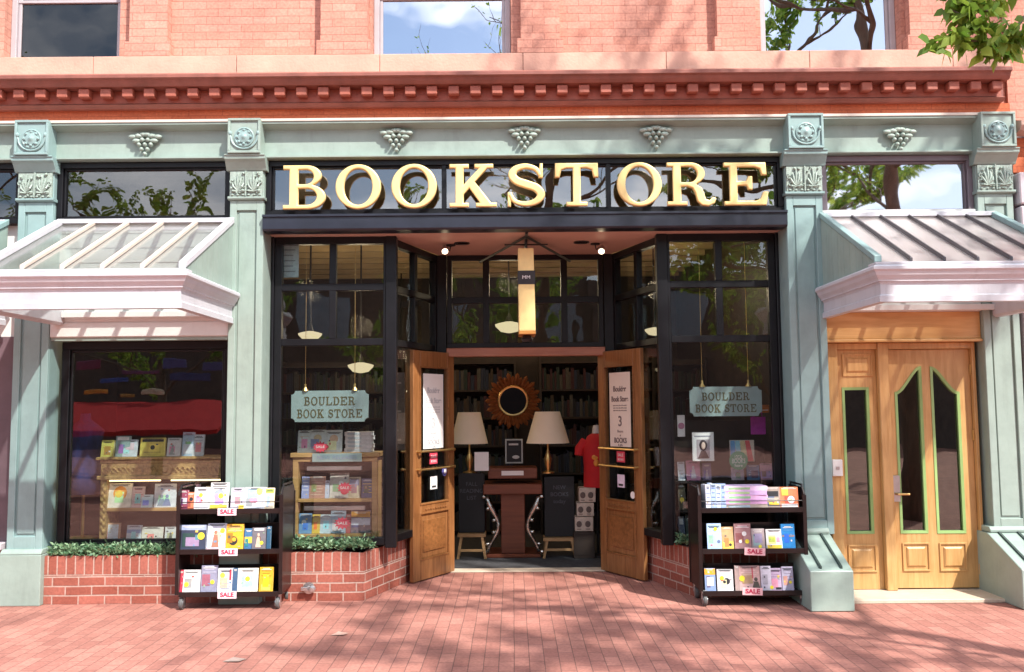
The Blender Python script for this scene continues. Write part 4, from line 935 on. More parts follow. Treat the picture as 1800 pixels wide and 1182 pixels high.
def sale_tag(px, py, Y, label, mt, w=.155, h=.06, rot=0):
    p = P(px, py, Y); o = thing('sale_tag', label, 'sale sign', (p.x, Y, p.z), 'sale tags on the book carts')
    q = MB(Matrix.Translation((p.x, Y, p.z)) @ Matrix.Rotation(math.radians(rot), 4, 'Y')); q.box(-w / 2, w / 2, -.0015, .0015, -h / 2, h / 2); q.build('card', mt, o)
    t_ = text('SALE', h * .82, XZ(0, -.003, 0), cmat((.45, .03, .08)), parent=o, depth=.0006, bold=.0015, width=w * .72)
    bm = bmesh.new(); bm.from_mesh(t_.data); bmesh.ops.translate(bm, verts=bm.verts, vec=Vector((p.x, Y, p.z))); bm.to_mesh(t_.data); bm.free(); t_.rotation_euler = (0, math.radians(rot), 0)
PINKC = cmat((.80, .48, .50)); PALEP = cmat((.82, .66, .72))
YL = -.26
xa, xb, zl, _c = cart(309, 497, (897, 968, 1043, 858), YL, 'dark metal three-shelf book cart with SALE tags in front of the left display window', 1)
wh = lambda s: 'on %s shelf of left cart' % s
G1 = 'sale books on the left cart'; G2 = 'sale books on the right cart'
YBk2 = YL + .035
shelf_books([(313, 330, 862, (.25, .06, .10), 'dark red book', [('bar', .3, .6, .8, (.5, .5, .55))]), (325, 342, 866, (.74, .20, .10), 'orange red book', [('dot', .6, .6, .2, .001, K_)]),
  (341, 367, 857, W_, 'white paperback with yellow dot', [('lines', .7, .9, 2, GY)], (.45, .65)), (368, 400, 849, W_, 'white book with dark scribbles', [('dot', .5, .55, .3, .001, (.35, .4, .5)), ('dot', .6, .5, .15, .002, YE), ('lines', .75, .95, 3, K_), ('bar', .02, .18, .95, YE)]),
  (405, 429, 858, (.68, .64, .74), 'pale lilac book', [('lines', .5, .9, 3, GY), ('blk', .6, 1, .0, .2, YE)]), (430, 466, 857, (.76, .80, .84), 'wide white book with pink blossoms', [('blk', .1, .6, .5, .9, (.4, .65, .8)), ('dot', .5, .4, .12, .0022, PK), ('dot', .35, .4, .12, .0022, PK), ('dot', .7, .8, .16, .0022, (.5, .7, .2))]),
  (465, 481, 858, CR, 'cream book with green corner', [('bar', .75, .95, .9, (.4, .5, .1)), ('lines', .1, .6, 4, GY)])], YBk2, zl[0], wh('top'), G1)
shelf_books([(314, 362, 923, (.05, .06, .10), 'black and blue photo book', [('bar', .78, .98, .97, (.35, .42, .62)), ('blk', .25, .75, .15, .5, (.35, .25, .4)), ('blk', .6, .8, .4, .6, (.1, .25, .3))], (.82, .55)),
  (363, 396, 921, (.62, .68, .82), 'pale blue book with a seated figure', [('fig', .45, .5, (.40, .18, .12)), ('bar', .0, .08, .98, (.7, .45, .5))], (.8, .72)),
  (397, 427, 922, (.80, .42, .04), 'orange book with a dark spiral', [('dot', .42, .35, .26, .001, K_), ('dot', .48, .4, .12, .002, (.8, .42, .04)), ('lines', .7, .9, 3, (.9, .7, .4))]),
  (429, 444, 930, (.06, .16, .32), 'narrow blue and green book', [('bar', .3, .6, .9, YE)]), (443, 467, 928, (.16, .15, .17), 'dark book with a pale portrait', [('fig', .45, .5, (.65, .45, .35)), ('bar', .86, .96, .7, W_)], (.7, .3)), (468, 475, 926, (.03, .10, .18), 'thin navy book', None)], YBk2, zl[1], wh('middle'), G1)
shelf_books([(313, 321, 1003, (.50, .05, .08), 'thin red book', None), (319, 351, 1003, W_, 'white book with yellow dot low down', [('lines', .8, .92, 1, (.6, .6, .65))], (.25, .35)), (353, 381, 995, (.26, .26, .36), 'grey blue book with flowers', [('dot', .3, .4, .14, .001, (.5, .3, .35)), ('lines', .7, .9, 2, (.5, .5, .6))], (.72, .38)),
  (382, 409, 1000, (.68, .68, .74), 'pale grey book with yellow letters', [('dot', .3, .7, .17, .001, YE), ('blk', .75, .88, .5, .95, R__), ('lines', .1, .4, 3, GY)]), (408, 417, 1000, (.06, .12, .22), 'thin dark blue book', None),
  (417, 452, 1000, (.80, .76, .68), 'cream book with yellow dot', [('lines', .75, .9, 2, GY)], (.5, .55)), (455, 479, 998, (.66, .38, .03), 'ochre book', [('bar', .05, .3, .7, (.75, .5, .1)), ('lines', .6, .9, 3, (.4, .2, .02))])], YBk2, zl[2], wh('bottom'), G1)
sale_tag(399, 900, YL - .006, 'SALE tag clipped below the top shelf of the left cart', PALEP)
sale_tag(401, 971, YL - .006, 'SALE tag clipped below the middle shelf of the left cart', PALEP)
sale_tag(399, 1046, YL - .006, 'SALE tag clipped below the bottom shelf of the left cart', PALEP)
YRc = -.30
xa, xb, zr_, _c = cart(1228, 1420, (895, 967, 1041, 858), YRc, 'dark metal three-shelf book cart with two pink SALE tags beside the right iron pier', -1)
wh = lambda s: 'on %s shelf of right cart' % s
YBk2 = YRc + .035
shelf_books([(1243, 1268, 921, (.42, .60, .85), 'light blue book', [('dot', .8, .3, .12, .001, (.15, .2, .35))], (.6, .78)), (1269, 1290, 927, (.52, .33, .16), 'tan book with a yellow base', [('bar', .02, .35, .95, (.75, .52, .1)), ('dot', .7, .2, .12, .002, K_)]),
  (1291, 1320, 921, (.40, .22, .22), 'dusty red collage book', [('dot', .3, .5, .12, .001, K_), ('dot', .6, .6, .14, .001, W_), ('dot', .35, .3, .1, .002, W_), ('lines', .8, .95, 2, PK)], (.75, .3)), (1322, 1345, 930, (.42, .34, .34), 'grey mauve book', [('blk', .2, .8, .3, .75, (.35, .3, .45)), ('lines', .8, .95, 2, W_)], (.6, .12)),
  (1347, 1375, 931, W_, 'white book with green and yellow squares', [('blk', .15, .55, .35, .6, (.5, .6, .1)), ('blk', .65, .85, .35, .6, PK), ('bar', .02, .2, .9, YE)]), (1374, 1398, 922, (.02, .20, .50), 'bright blue book', [('bar', .48, .55, .9, (.3, .2, .2)), ('lines', .7, .9, 2, (.1, .3, .6))])], YBk2, zr_[1], wh('middle'), G2)
shelf_books([(1239, 1258, 1000, (.22, .30, .50), 'blue book with an orange top', [('bar', .72, .98, .98, (.80, .35, .03)), ('blk', .2, .8, .25, .6, W_)]), (1261, 1289, 1002, (.66, .64, .66), 'pale grey book with a black shape', [('dot', .6, .45, .2, .001, K_), ('dot', .45, .42, .1, .001, K_)], (.3, .6)),
  (1292, 1300, 995, (.42, .30, .28), 'thin brown book', None), (1299, 1337, 996, (.70, .45, .42), 'pink book with a dark figure', [('fig', .8, .3, (.12, .1, .08)), ('blk', .62, .68, .5, .95, (.6, .1, .12)), ('lines', .6, .85, 3, (.8, .6, .55))], (.15, .5)),
  (1338, 1356, 996, (.66, .62, .72), 'white curved book', None), (1351, 1376, 1000, (.55, .42, .58), 'lilac book', [('lines', .45, .9, 4, (.4, .25, .4)), ('blk', .5, .9, .05, .15, K_)], (.2, .15)), (1375, 1395, 997, (.45, .42, .55), 'grey violet book', [('lines', .4, .9, 4, (.3, .25, .35))], (.7, .35))], YBk2, zr_[2], wh('bottom'), G2)
# top shelf: piled paperbacks
zt0 = zr_[0] + .001
for i, (cc, nm) in enumerate((((.60, .50, .42), 'brown and white'), ((.72, .42, .72), 'lilac pink'), ((.80, .50, .78), 'bright pink'), ((.66, .46, .78), 'violet pink'), ((.78, .58, .82), 'pale pink'))):
    flat_book('%s paperback, %s from the bottom of the wide pile on right cart' % (nm, ['first', 'second', 'third', 'fourth', 'fifth'][i]), P(1313, 880, YRc).x, YRc + .13, zt0 + i * .0365, .36 - .008 * (i % 2), .2, .036, cc, turn=(i % 3 - 1) * 1.5, group=G2)
for i, (cc, nm) in enumerate((((.66, .70, .80), 'pale blue'), ((.40, .52, .76), 'mid blue'), ((.56, .66, .84), 'sky blue'), ((.34, .46, .70), 'steel blue'))):
    book('%s spine-out book, %s of the blue row on right cart' % (nm, ORD[i]), P(1246 + i * 9, 870, YRc).x, YRc - .0 + .02, zt0 + .0, .04, .20 + .006 * (i % 2), cc, [('lines', .2, .9, 4, DB)], tilt=1, th=.15, group=G2)
for i, (a, b_, pt, cc, nm, art) in enumerate(((1345, 1374, 857, (.35, .28, .24), 'dark book with cat eyes', [('blk', .1, .9, .55, .8, K_), ('blk', .3, .9, .15, .3, YE), ('lines', .35, .5, 2, CR)]), (1374, 1406, 857, (.74, .22, .10), 'orange red novel', [('blk', .1, .45, .6, .95, YE), ('dot', .6, .4, .2, .001, W_), ('bar', .05, .2, .9, W_)]))):
    x0_, x1_ = P(a, 880, YRc).x, P(b_, 880, YRc).x
    book('%s at the right end of the top shelf, right cart' % nm, (x0_ + x1_) / 2, YRc + .03, zt0, x1_ - x0_, P(a, pt, YRc).z - zt0, cc, art, tilt=6, group=G2)
sale_tag(1327, 970, YRc - .006, 'pink SALE tag clipped below the middle shelf of the right cart', PINKC, w=.17, rot=3)
sale_tag(1323, 1040, YRc - .006, 'pink SALE tag clipped below the bottom shelf of the right cart', PINKC, w=.165, rot=2)
# ------------------------------------------------------------------ left display window: carved bookcase
YC = .62
X0, X1, Z0, Z1 = RC(176, 806, 404, 960, YC)
o = thing('carved_bookcase', 'gilded carved bookcase with a foliage frieze inside the left display window', 'bookcase', ((X0 + X1) / 2, YC, .5))
zz = lambda y: P(290, y, YC).z
q = MB(); q.box(X0 - .04, X1 + .04, YC - .03, YC + .3, zz(808), zz(803)); q.box(X0 - .01, X1 + .01, YC - .005, YC + .3, zz(815), zz(808) - .001); q.box(X0 - .03, X1 + .03, YC - .025, YC + .3, zz(843), zz(836)); q.build('cornice', CARVE, o, bevel=.006)
q = MB(); q.box(X0, X1, YC, YC + .28, zz(836) + .001, zz(815) - .001)
rnd = random.Random(5)
for i in range(26):
    x = X0 + .03 + (X1 - X0 - .06) * i / 25; z = (zz(836) + zz(815)) / 2; q.tube([(x + .018 * math.cos(t), YC - .008, z + .022 * math.sin(t) + .005 * math.sin(i * 2.1)) for t in [k * .9 for k in range(6)]], .006, 5)
xm = (X0 + X1) / 2; q.lathe((xm, YC, (zz(836) + zz(815)) / 2), [(.06, 0), (.06, -.01), (.045, -.014), (.035, -.008), (.02, -.02)], 20, 'y')
q.build('carved_frieze', CARVE, o, smooth='auto')
for x in (X0, X1 - .06):
    q = MB(); q.box(x, x + .06, YC, YC + .28, .432, zz(843) - .001)
    for i in range(14): z = .53 + i * (zz(843) - .56) / 14; q.blob((x + .03 + .008 * (-1) ** i, YC - .006, z), (.016, .012, .022), 5)
    q.build('carved_post', CARVE, o)
for y in (893, 955):
    q = MB(); q.box(X0 + .061, X1 - .061, YC + .0, YC + .28, zz(y) - .03, zz(y)); q.build('shelf', SHELFW, o, bevel=.003)
q = MB(); q.box(X0 + .061, X1 - .061, YC + .26, YC + .28, .432, zz(843) - .002); q.build('back', DARK2, o)
STR = emit('warm_strip_light', (1, .72, .35), 2.2)
q = MB(); q.box(X0 + .08, xm - .05, YC + .0, YC + .02, zz(843) - .016, zz(843) - .002); q.box(xm + .05, X1 - .08, YC + .0, YC + .02, zz(843) - .016, zz(843) - .002); q.build('strip_light', STR, o)
GW = 'books in the left display window'
zt = zz(803) + .001
shelf_books([(177, 200, 774, (.62, .56, .14), 'mustard book', [('lines', .4, .6, 2, (.3, .25, .05))]), (202, 228, 767, (.30, .42, .40), 'green grey book', [('bar', .8, .95, .8, W_)]), (215, 240, 773, (.62, .68, .74), 'pale blue book', [('blk', .2, .8, .4, .8, (.75, .6, .65))]),
  (245, 290, 770, (.66, .55, .12), 'wide yellow book with black drawing', [('bar', .78, .92, .85, K_), ('dot', .5, .48, .09, .001, K_), ('lines', .15, .3, 1, K_)]), (293, 317, 770, (.62, .62, .60), 'grey white book', [('fig', .4, .4, (.3, .35, .33))]),
  (319, 340, 760, (.36, .48, .58), 'slate blue book', [('blk', .1, .9, .1, .5, (.6, .65, .7))]), (338, 358, 764, (.55, .60, .62), 'pale slate book', [('lines', .3, .8, 3, GY)])], YC + .02, zt, 'on top of the carved bookcase', GW)
shelf_books([(190, 230, 850, (.78, .72, .62), 'cream book with an orange sun', [('dot', .5, .6, .30, .001, OR), ('dot', .45, .56, .16, .002, YE)]), (231, 252, 856, (.66, .50, .50), 'pinkish patterned book', [('lines', .1, .9, 7, (.5, .2, .2))]), (248, 268, 870, (.60, .74, .78), 'small pale aqua book', [('lines', .4, .6, 1, W_)]),
  (271, 308, 851, (.60, .63, .66), 'blue grey picture book', [('fig', .35, .3, (.25, .3, .35)), ('fig', .6, .3, (.2, .25, .4))]), (320, 350, 852, (.3, .2, .35), 'purple book', [('lines', .3, .8, 3, PK)]), (360, 392, 855, (.6, .5, .3), 'tan book', [('lines', .3, .8, 3, K_)])], YC + .02, zz(893) + .001, 'on the upper shelf of the carved bookcase', GW)
shelf_books([(186, 210, 920, (.62, .36, .22), 'framed pale blue picture', [('blk', .12, .88, .1, .92, (.68, .75, .80))]), (221, 247, 924, (.62, .66, .70), 'white and blue book', [('bar', .55, .75, .98, (.3, .4, .6))]), (248, 285, 927, (.62, .60, .52), 'stone book with tiny dots', [('dot', .3, .4, .04, .001, K_), ('dot', .5, .35, .04, .001, K_), ('dot', .7, .4, .04, .001, K_)]),
  (289, 309, 927, (.55, .57, .55), 'book with dark tree', [('fig', .5, .4, (.10, .12, .1))])], YC + .02, zz(955) + .001, 'on the bottom shelf of the carved bookcase', GW)
# blue coat on a dress form
x, z = P(147, 860, .85).x, .55
o = thing('dress_form', 'dress form in a deep blue coat at the left end of the display window', 'dress form', (x, .85, .5))
q = MB(); q.lathe((x, .85, .86), [(.20, 0), (.16, .22), (.13, .36), (.16, .52), (.17, .60), (.10, .66), (.05, .70), (.045, .76)], 16, sx=1.0); q.build('coat', paint('deep_blue_cloth', (.015, .03, .13), .95, var=.6, scale=9, bump=.4, bscale=14, stretch=(1, 1, .25)), o, smooth=True)
q = MB(); q.lathe((x, .85, .5), [(.14, -.07), (.14, -.05), (.015, -.04), (.015, .36)], 12); q.build('stand', BRASS, o, smooth='auto')

# ------------------------------------------------------------------ left bay display
YD1 = .60
X0, X1, Z0, Z1 = RC(514, 796, 663, 945, YD1)
zz = lambda y: P(590, y, YD1).z
o = thing('display_bookcase', 'pine two-shelf display bookcase inside the left bay window', 'bookcase', ((X0 + X1) / 2, YD1, .5))
q = MB(); q.box(X0 - .02, X1 + .02, YD1 - .02, YD1 + .3, zz(804), zz(796)); q.box(X0, X1, YD1, YD1 + .02, zz(812), zz(804) - .001); q.build('top', SHELFW, o, bevel=.004)
for a in (X0, X1 - .05):
    q = MB(); q.box(a, a + .05, YD1, YD1 + .28, .432, zz(812) - .001); q.build('side_panel', SHELFW, o, bevel=.003)
for y in (877, 939):
    q = MB(); q.box(X0 + .051, X1 - .051, YD1 - .005, YD1 + .27, zz(y) - .03, zz(y)); q.build('shelf', SHELFW, o, bevel=.003)
q = MB(); q.box(X0 + .051, X1 - .051, YD1 + .25, YD1 + .28, .432, zz(812) - .002); q.build('back', DARK2, o)
q = MB(); a, b_, c_, d = RC(549, 797, 636, 812, YD1 - .03); q.box(a, b_, YD1 - .035, YD1 - .03, c_, d); lb = q.build('shelf_label', SLATE, o); text('NEW RELEASES', .05, XZ((a + b_) / 2, YD1 - .037, (c_ + d) / 2), cmat((.2, .25, .35)), parent=lb, depth=.0006, width=(b_ - a) * .8)
for a_, y_, b2 in ((540, 820, 636), (535, 890, 642)):
    a, b_, c_, d = RC(a_, y_, b2, y_ + 7, YD1 - .03); q = MB(); q.box(a, b_, YD1 - .05, YD1 - .012, c_, d); q.build('metal_ledge', STEEL, o, bevel=.003)
GB = 'books in the left bay window'
zt = zz(796) + .001
star = lambda: [('dot', .6, .2, .2, .002, R__)]
shelf_books([(523, 546, 757, (.60, .70, .68), 'pale aqua book', [('lines', .4, .8, 3, (.6, .5, .35))]), (544, 572, 756, (.62, .72, .70), 'aqua book with gold crest', [('dot', .5, .62, .25, .001, (.6, .5, .3)), ('dot', .6, .2, .22, .002, R__)]), (572, 601, 756, (.64, .72, .70), 'aqua book with a round gold crest', [('dot', .5, .6, .26, .001, (.62, .45, .3)), ('dot', .08, .25, .12, .002, R__)])], YD1 + .02, zt, 'on top of the pine bookcase', GB)
for i in range(5):
    flat_book('white and red paperback, %s from the bottom of the pile on the pine bookcase' % ['first', 'second', 'third', 'fourth', 'fifth'][i], P(629, 780, YD1).x + (.004 if i % 2 else -.004), YD1 + .12, zt + i * .038, .25, .18, .036, (.66, .62, .60), turn=(i % 3 - 1) * 2, group=GB)
shelf_books([(530, 543, 838, (.28, .30, .50), 'indigo book', [('lines', .3, .8, 3, W_)]), (543, 571, 838, (.40, .22, .16), 'brown patterned book', [('lines', .1, .9, 6, (.6, .45, .35))]), (571, 578, 845, (.45, .5, .6), 'thin grey book', None), (579, 612, 832, (.55, .52, .46), 'dotted book with burst', [('dot', .3, .4, .12, .001, YE), ('dot', .6, .6, .12, .001, W_), ('dot', .8, .3, .22, .002, R__)]),
  (612, 633, 839, (.50, .42, .30), 'tan and grey book', [('bar', .6, .9, .8, (.3, .3, .4))]), (635, 656, 842, (.10, .12, .22), 'dark blue book', [('lines', .2, .8, 4, YE)])], YD1 + .03, zz(877) + .001, 'on the upper shelf of the pine bookcase', GB)
shelf_books([(525, 547, 903, (.16, .30, .50), 'blue book with pale eye shapes', [('dot', .4, .55, .2, .001, W_)]), (548, 562, 905, (.66, .46, .08), 'narrow golden book', None), (562, 582, 905, (.50, .62, .68), 'pale teal book', [('lines', .5, .9, 3, W_)]), (581, 607, 898, (.42, .58, .70), 'light blue book', [('dot', .9, .4, .24, .002, R__), ('blk', .1, .6, .1, .6, W_)]),
  (608, 616, 905, (.4, .1, .1), 'thin dark red book', None), (616, 651, 898, (.16, .14, .17), 'dark orange-topped book', [('bar', .7, .95, .95, (.75, .35, .05)), ('bar', .35, .65, .95, (.6, .62, .7))])], YD1 + .03, zz(939) + .001, 'on the lower shelf of the pine bookcase', GB)
def starburst(px, py, Y, r, label):
    p = P(px, py, Y); pts = []
    for i in range(24): a = PI * i / 12; rr = r * (1 if i % 2 == 0 else .68); pts.append((rr * 1.35 * math.cos(a), rr * math.sin(a)))
    o = plate([pts], Matrix(((1, 0, 0, p.x), (0, 0, -1, Y), (0, 1, 0, p.z), (0, 0, 0, 1))), .004, 'starburst_tag', REDP, None); tag(o, label, 'price tag', 'red burst tags')
    t_ = text('SALE', r * .6, XZ(p.x, Y - .004, p.z), WHITE, parent=o, depth=.0005, width=r * 1.5)
starburst(563, 786, YD1 - .04, .055, 'red starburst tag in front of the aqua books on the pine bookcase')
starburst(606, 858, YD1 - .05, .055, 'red starburst tag at the upper shelf of the pine bookcase')
starburst(602, 920, YD1 - .05, .06, 'red starburst tag at the lower shelf of the pine bookcase')

# ------------------------------------------------------------------ right bay display
YE1 = .62
zz = lambda y: P(1280, y, YE1).z
X0, X1, _, _ = RC(1188, 800, 1362, 960, YE1)
o = thing('dark_bookcase', 'dark shelving inside the right bay window behind the cart', 'bookcase', ((X0 + X1) / 2, YE1, .5))
for y in (845, 897, 957):
    q = MB(); q.box(X0, X1, YE1, YE1 + .3, zz(y) - .025, zz(y)); q.build('shelf', DARK2, o, bevel=.003)
q = MB(); q.box(X0, X1, YE1 + .31, YE1 + .33, .432, zz(740)); q.build('back', DARK2, o)
q = MB(); q.box(X0 - .03, X0 - .001, YE1, YE1 + .3, .432, zz(740)); q.box(X1 + .001, X1 + .03, YE1, YE1 + .3, .432, zz(740)); q.build('side_panel', DARK2, o)
GE = 'books in the right bay window'
shelf_books([(1192, 1204, 812, (.62, .64, .68), 'narrow white book', [('lines', .3, .6, 2, GY)]), (1207, 1231, 810, (.66, .25, .38), 'rose pink book', [('fig', .5, .5, (.75, .6, .65))]), (1235, 1250, 815, (.20, .14, .24), 'dark violet book', [('fig', .5, .4, (.5, .4, .45))]), (1286, 1308, 822, (.66, .50, .60), 'pale pink book', [('dot', .5, .4, .2, .001, R__)]), (1313, 1335, 818, (.10, .20, .36), 'navy book', [('lines', .3, .7, 3, LB)]),
  (1337, 1358, 815, (.56, .28, .36), 'dusky pink book', [('bar', .1, .5, .98, (.5, .3, .55))])], YE1 + .02, zz(845) + .001, 'on the top dark shelf, right bay', GE)
shelf_books([(1192, 1205, 852, (.10, .08, .05), 'black book with a yellow curve', [('dot', .5, .4, .3, .001, YE)]), (1210, 1232, 850, (.52, .25, .18), 'terracotta book', [('dot', .5, .5, .2, .001, (.3, .35, .4))])], YE1 + .02, zz(897) + .001, 'on the middle dark shelf, right bay', GE)
shelf_books([(1193, 1204, 908, (.12, .14, .20), 'dark slate book', [('bar', .7, .9, .6, W_)]), (1206, 1229, 905, (.07, .09, .08), 'black green book', [('lines', .2, .9, 4, (.3, .35, .3))])], YE1 + .02, zz(957) + .001, 'on the lowest dark shelf, right bay', GE)
def pframe(a, t, b_, bo, Y, label, border, cat='poster', group=None, inner=None):
    X0, X1, Z0, Z1 = RC(a, t, b_, bo, Y); o = thing('portrait_poster' if cat == 'poster' else cat.replace(' ', '_'), label, cat, ((X0 + X1) / 2, Y, Z0), group)
    q = MB(); q.box(X0, X1, Y, Y + .012, Z0, Z1); q.build('board', border, o, bevel=.002); return o, X0, X1, Z0, Z1
o, a, b_, c_, d = pframe(1217, 760, 1255, 811, .52, 'white poster with a portrait photo of a dark-haired person in the right bay window', WHITE)
q = MB(); w = b_ - a; h = d - c_; q.box(a + w * .2, b_ - w * .2, .516, .5195, c_ + h * .1, c_ + h * .75); ph = q.build('photograph', cmat((.42, .36, .38)), o)
q = MB(); q.blob(((a + b_) / 2, .514, c_ + h * .55), (w * .18, .004, h * .19), 8); q.hexa([(a + w * .24, .512, c_ + h * .1), (b_ - w * .24, .512, c_ + h * .1), (b_ - w * .24, .515, c_ + h * .1), (a + w * .24, .515, c_ + h * .1)], [(a + w * .4, .512, c_ + h * .36), (b_ - w * .4, .512, c_ + h * .36), (b_ - w * .4, .515, c_ + h * .36), (a + w * .4, .515, c_ + h * .36)]); q.build('dark_hair', cmat((.05, .03, .035)), ph, smooth='auto')
q = MB(); q.blob(((a + b_) / 2, .5105, c_ + h * .53), (w * .10, .004, h * .125), 8); q.build('pale_face', cmat((.62, .45, .38)), ph, smooth=True)
q = MB(); q.box(a + w * .1, b_ - w * .15, .5185, .5195, c_ + h * .84, c_ + h * .88); q.build('caption', cmat((.3, .3, .35)), ph)
o, a, b_, c_, d = pframe(1191, 730, 1204, 768, .55, 'narrow white card with round mauve print at left of the right bay window', WHITE)
q = MB(); q.lathe(((a + b_) / 2, .549, (c_ + d) / 2), [(.03, 0), (.03, -.002)], 14, 'y'); q.build('print', cmat((.45, .2, .3)), o)
o, a, b_, c_, d = pframe(1283, 774, 1326, 812, .60, 'large book with blue, cream and red stripes in the right bay window', cmat((.66, .55, .45)), cat='striped book')
q = MB(); w = b_ - a
for k, cc in enumerate(((.15, .35, .62), (.30, .55, .66), (.66, .52, .3), (.70, .12, .12))):
    q.mi = k; q.hexa([(a + w * (.02 + .24 * k), .595, c_ + .004), (a + w * (.24 + .24 * k), .595, c_ + .004), (a + w * (.24 + .24 * k), .599, c_ + .004), (a + w * (.02 + .24 * k), .599, c_ + .004)], [(a + w * (.02 + .2 * k), .595, d - .004), (a + w * (.2 + .2 * k), .595, d - .004), (a + w * (.2 + .2 * k), .599, d - .004), (a + w * (.02 + .2 * k), .599, d - .004)])
q.build('stripe', [cmat((.15, .35, .62)), cmat((.30, .55, .66)), cmat((.66, .52, .3)), cmat((.70, .12, .12))], o)
p = P(1298, 810, .50); q = MB(); q.lathe((p.x, .50, p.z), [(.085, 0), (.085, -.004)], 28, 'y'); o = q.build('round_sign', cmat((.05, .28, .16))); tag(o, 'round green sign with pale lettering in the right bay window', 'sign')
text('LOCAL', .05, XZ(p.x, .494, p.z + .03), WHITE, parent=o, depth=.0006, width=.07); text('BOOKS', .06, XZ(p.x, .494, p.z - .005), WHITE, parent=o, depth=.0006, width=.12); text('here', .04, XZ(p.x, .494, p.z - .045), WHITE, parent=o, depth=.0006)
o, a, b_, c_, d = pframe(1320, 733, 1346, 764, .62, 'magenta paper bag hanging in the right bay window', cmat((.42, .03, .35)), cat='paper bag')
q = MB(); q.tube([(a + .03, .62, d), (a + .04, .615, d + .05), (b_ - .04, .615, d + .05), (b_ - .03, .62, d)], .004, 5); q.build('handle', cmat((.42, .03, .35)), o)
o, a, b_, c_, d = pframe(1318, 712, 1352, 726, .64, 'orange card beside the right BOULDER BOOK STORE sign', cmat((.55, .16, .03)), cat='card')
q = MB(); q.box(a + .01, b_ - .01, .637, .6395, c_ + .02, c_ + .03); q.build('printed_line', CREAMP, o)
o, a, b_, c_, d = pframe(491, 424, 525, 488, .40, 'pale blue leaflet taped in the top left pane of the left bay window', cmat((.42, .58, .60)), cat='leaflet')
q = MB()
for k in range(5): q.box(a + .02, b_ - .03 - .02 * (k % 2), .397, .3995, c_ + .05 + k * .05, c_ + .06 + k * .05)
q.build('printed_line', cmat((.2, .28, .3)), o)
# grey wall poster seen behind the left angled glass
o, a, b_, c_, d = pframe(686, 655, 712, 792, 1.75, 'tall grey printed sheet behind the angled glass left of the open doors', cmat((.30, .25, .22)), cat='printed sheet')
q = MB()
for k in range(9): q.box(a + .03, b_ - .04 - .03 * (k % 3), 1.747, 1.7495, c_ + .1 + k * .1, c_ + .12 + k * .1)
q.build('printed_line', CREAMP, o)

# ------------------------------------------------------------------ inside the doorway
YI = 2.2
SH = lambda px, py0, py1, r0_, r1_, lab: None
def lamp(px, ptop, pbot, wt, wb, pbase, Y, lab):
    c0 = P(px, pbot, Y); c1 = P(px, ptop, Y); b0 = P(px, pbase, Y); k = (c1.z - c0.z) / (pbot - ptop)
    o = thing('table_lamp', lab, 'lamp', (c0.x, Y, b0.z), 'table lamps inside the entrance')
    q = MB(); q.lathe((c0.x, Y, c0.z), [(wb * k / 2, 0), (wt * k / 2, c1.z - c0.z)], 28); q.build('lamp_shade', LINEN, o, smooth='auto')
    q = MB(); q.lathe((c0.x, Y, b0.z), [(.07, 0), (.07, .015), (.02, .03), (.035, .10), (.045, .16), (.02, .22), (.012, .26), (.012, c0.z - b0.z)], 16); q.build('lamp_base', BRASS, o, smooth='auto')
lamp(825, 725, 780, 40, 66, 832, YI + .05, 'table lamp with pale pleated shade left of the sunburst mirror')
lamp(963, 724, 779, 44, 76, 832, YI, 'table lamp with pale pleated shade right of the sunburst mirror')
YM = 2.75
p = P(902, 705, YM); o = thing('sunburst_mirror', 'round mirror in a rusty brown sunburst frame facing the entrance', 'mirror', (p.x, YM, p.z))
q = MB(); R1, R2 = .165, .335
for k in range(36):
    a = 2 * PI * k / 36; ro = R2 * (1 if k % 2 == 0 else .88); w = .020
    ca, sa = math.cos(a), math.sin(a); ta = (-sa, ca)
    A = [(p.x + ca * R1 * .98 + ta[0] * w * s, YM - .02 + (.012 if s == 0 else 0) * -1, p.z + sa * R1 * .98 + ta[1] * w * s) for s in (-1, 0, 1)]
    Bp = [(p.x + ca * ro * .9 + ta[0] * w * 1.3 * s, YM - .02 + (.014 if s == 0 else 0) * -1, p.z + sa * ro * .9 + ta[1] * w * 1.3 * s) for s in (-1, 0, 1)]; tip = (p.x + ca * ro, YM - .018, p.z + sa * ro)
    for i in (0, 1): q.poly([A[i], A[i + 1], Bp[i + 1], Bp[i]])
    q.poly([Bp[0], Bp[1], tip]); q.poly([Bp[1], Bp[2], tip])
q.lathe((p.x, YM, p.z), [(R2 * .8, .012), (R2 * .8, -.004), (R1, -.016)], 36, 'y')
q.build('sunburst_frame', paint('rusty_gilt', (.26, .085, .022), .45, metal=.3, var=.4, scale=20), o)
q = MB(); q.lathe((p.x, YM - .03, p.z), [(.172, 0), (.180, -.012), (.172, -.02), (.158, -.016)], 36, 'y'); q.build('silver_rim', BRASS, o, smooth='auto')
q = MB(); q.lathe((p.x, YM - .049, p.z), [(.154, 0), (.154, -.003)], 36, 'y'); q.build('glass', paint('mirror_silver', (.05, .055, .06), .04, metal=1.0, var=.01), o)
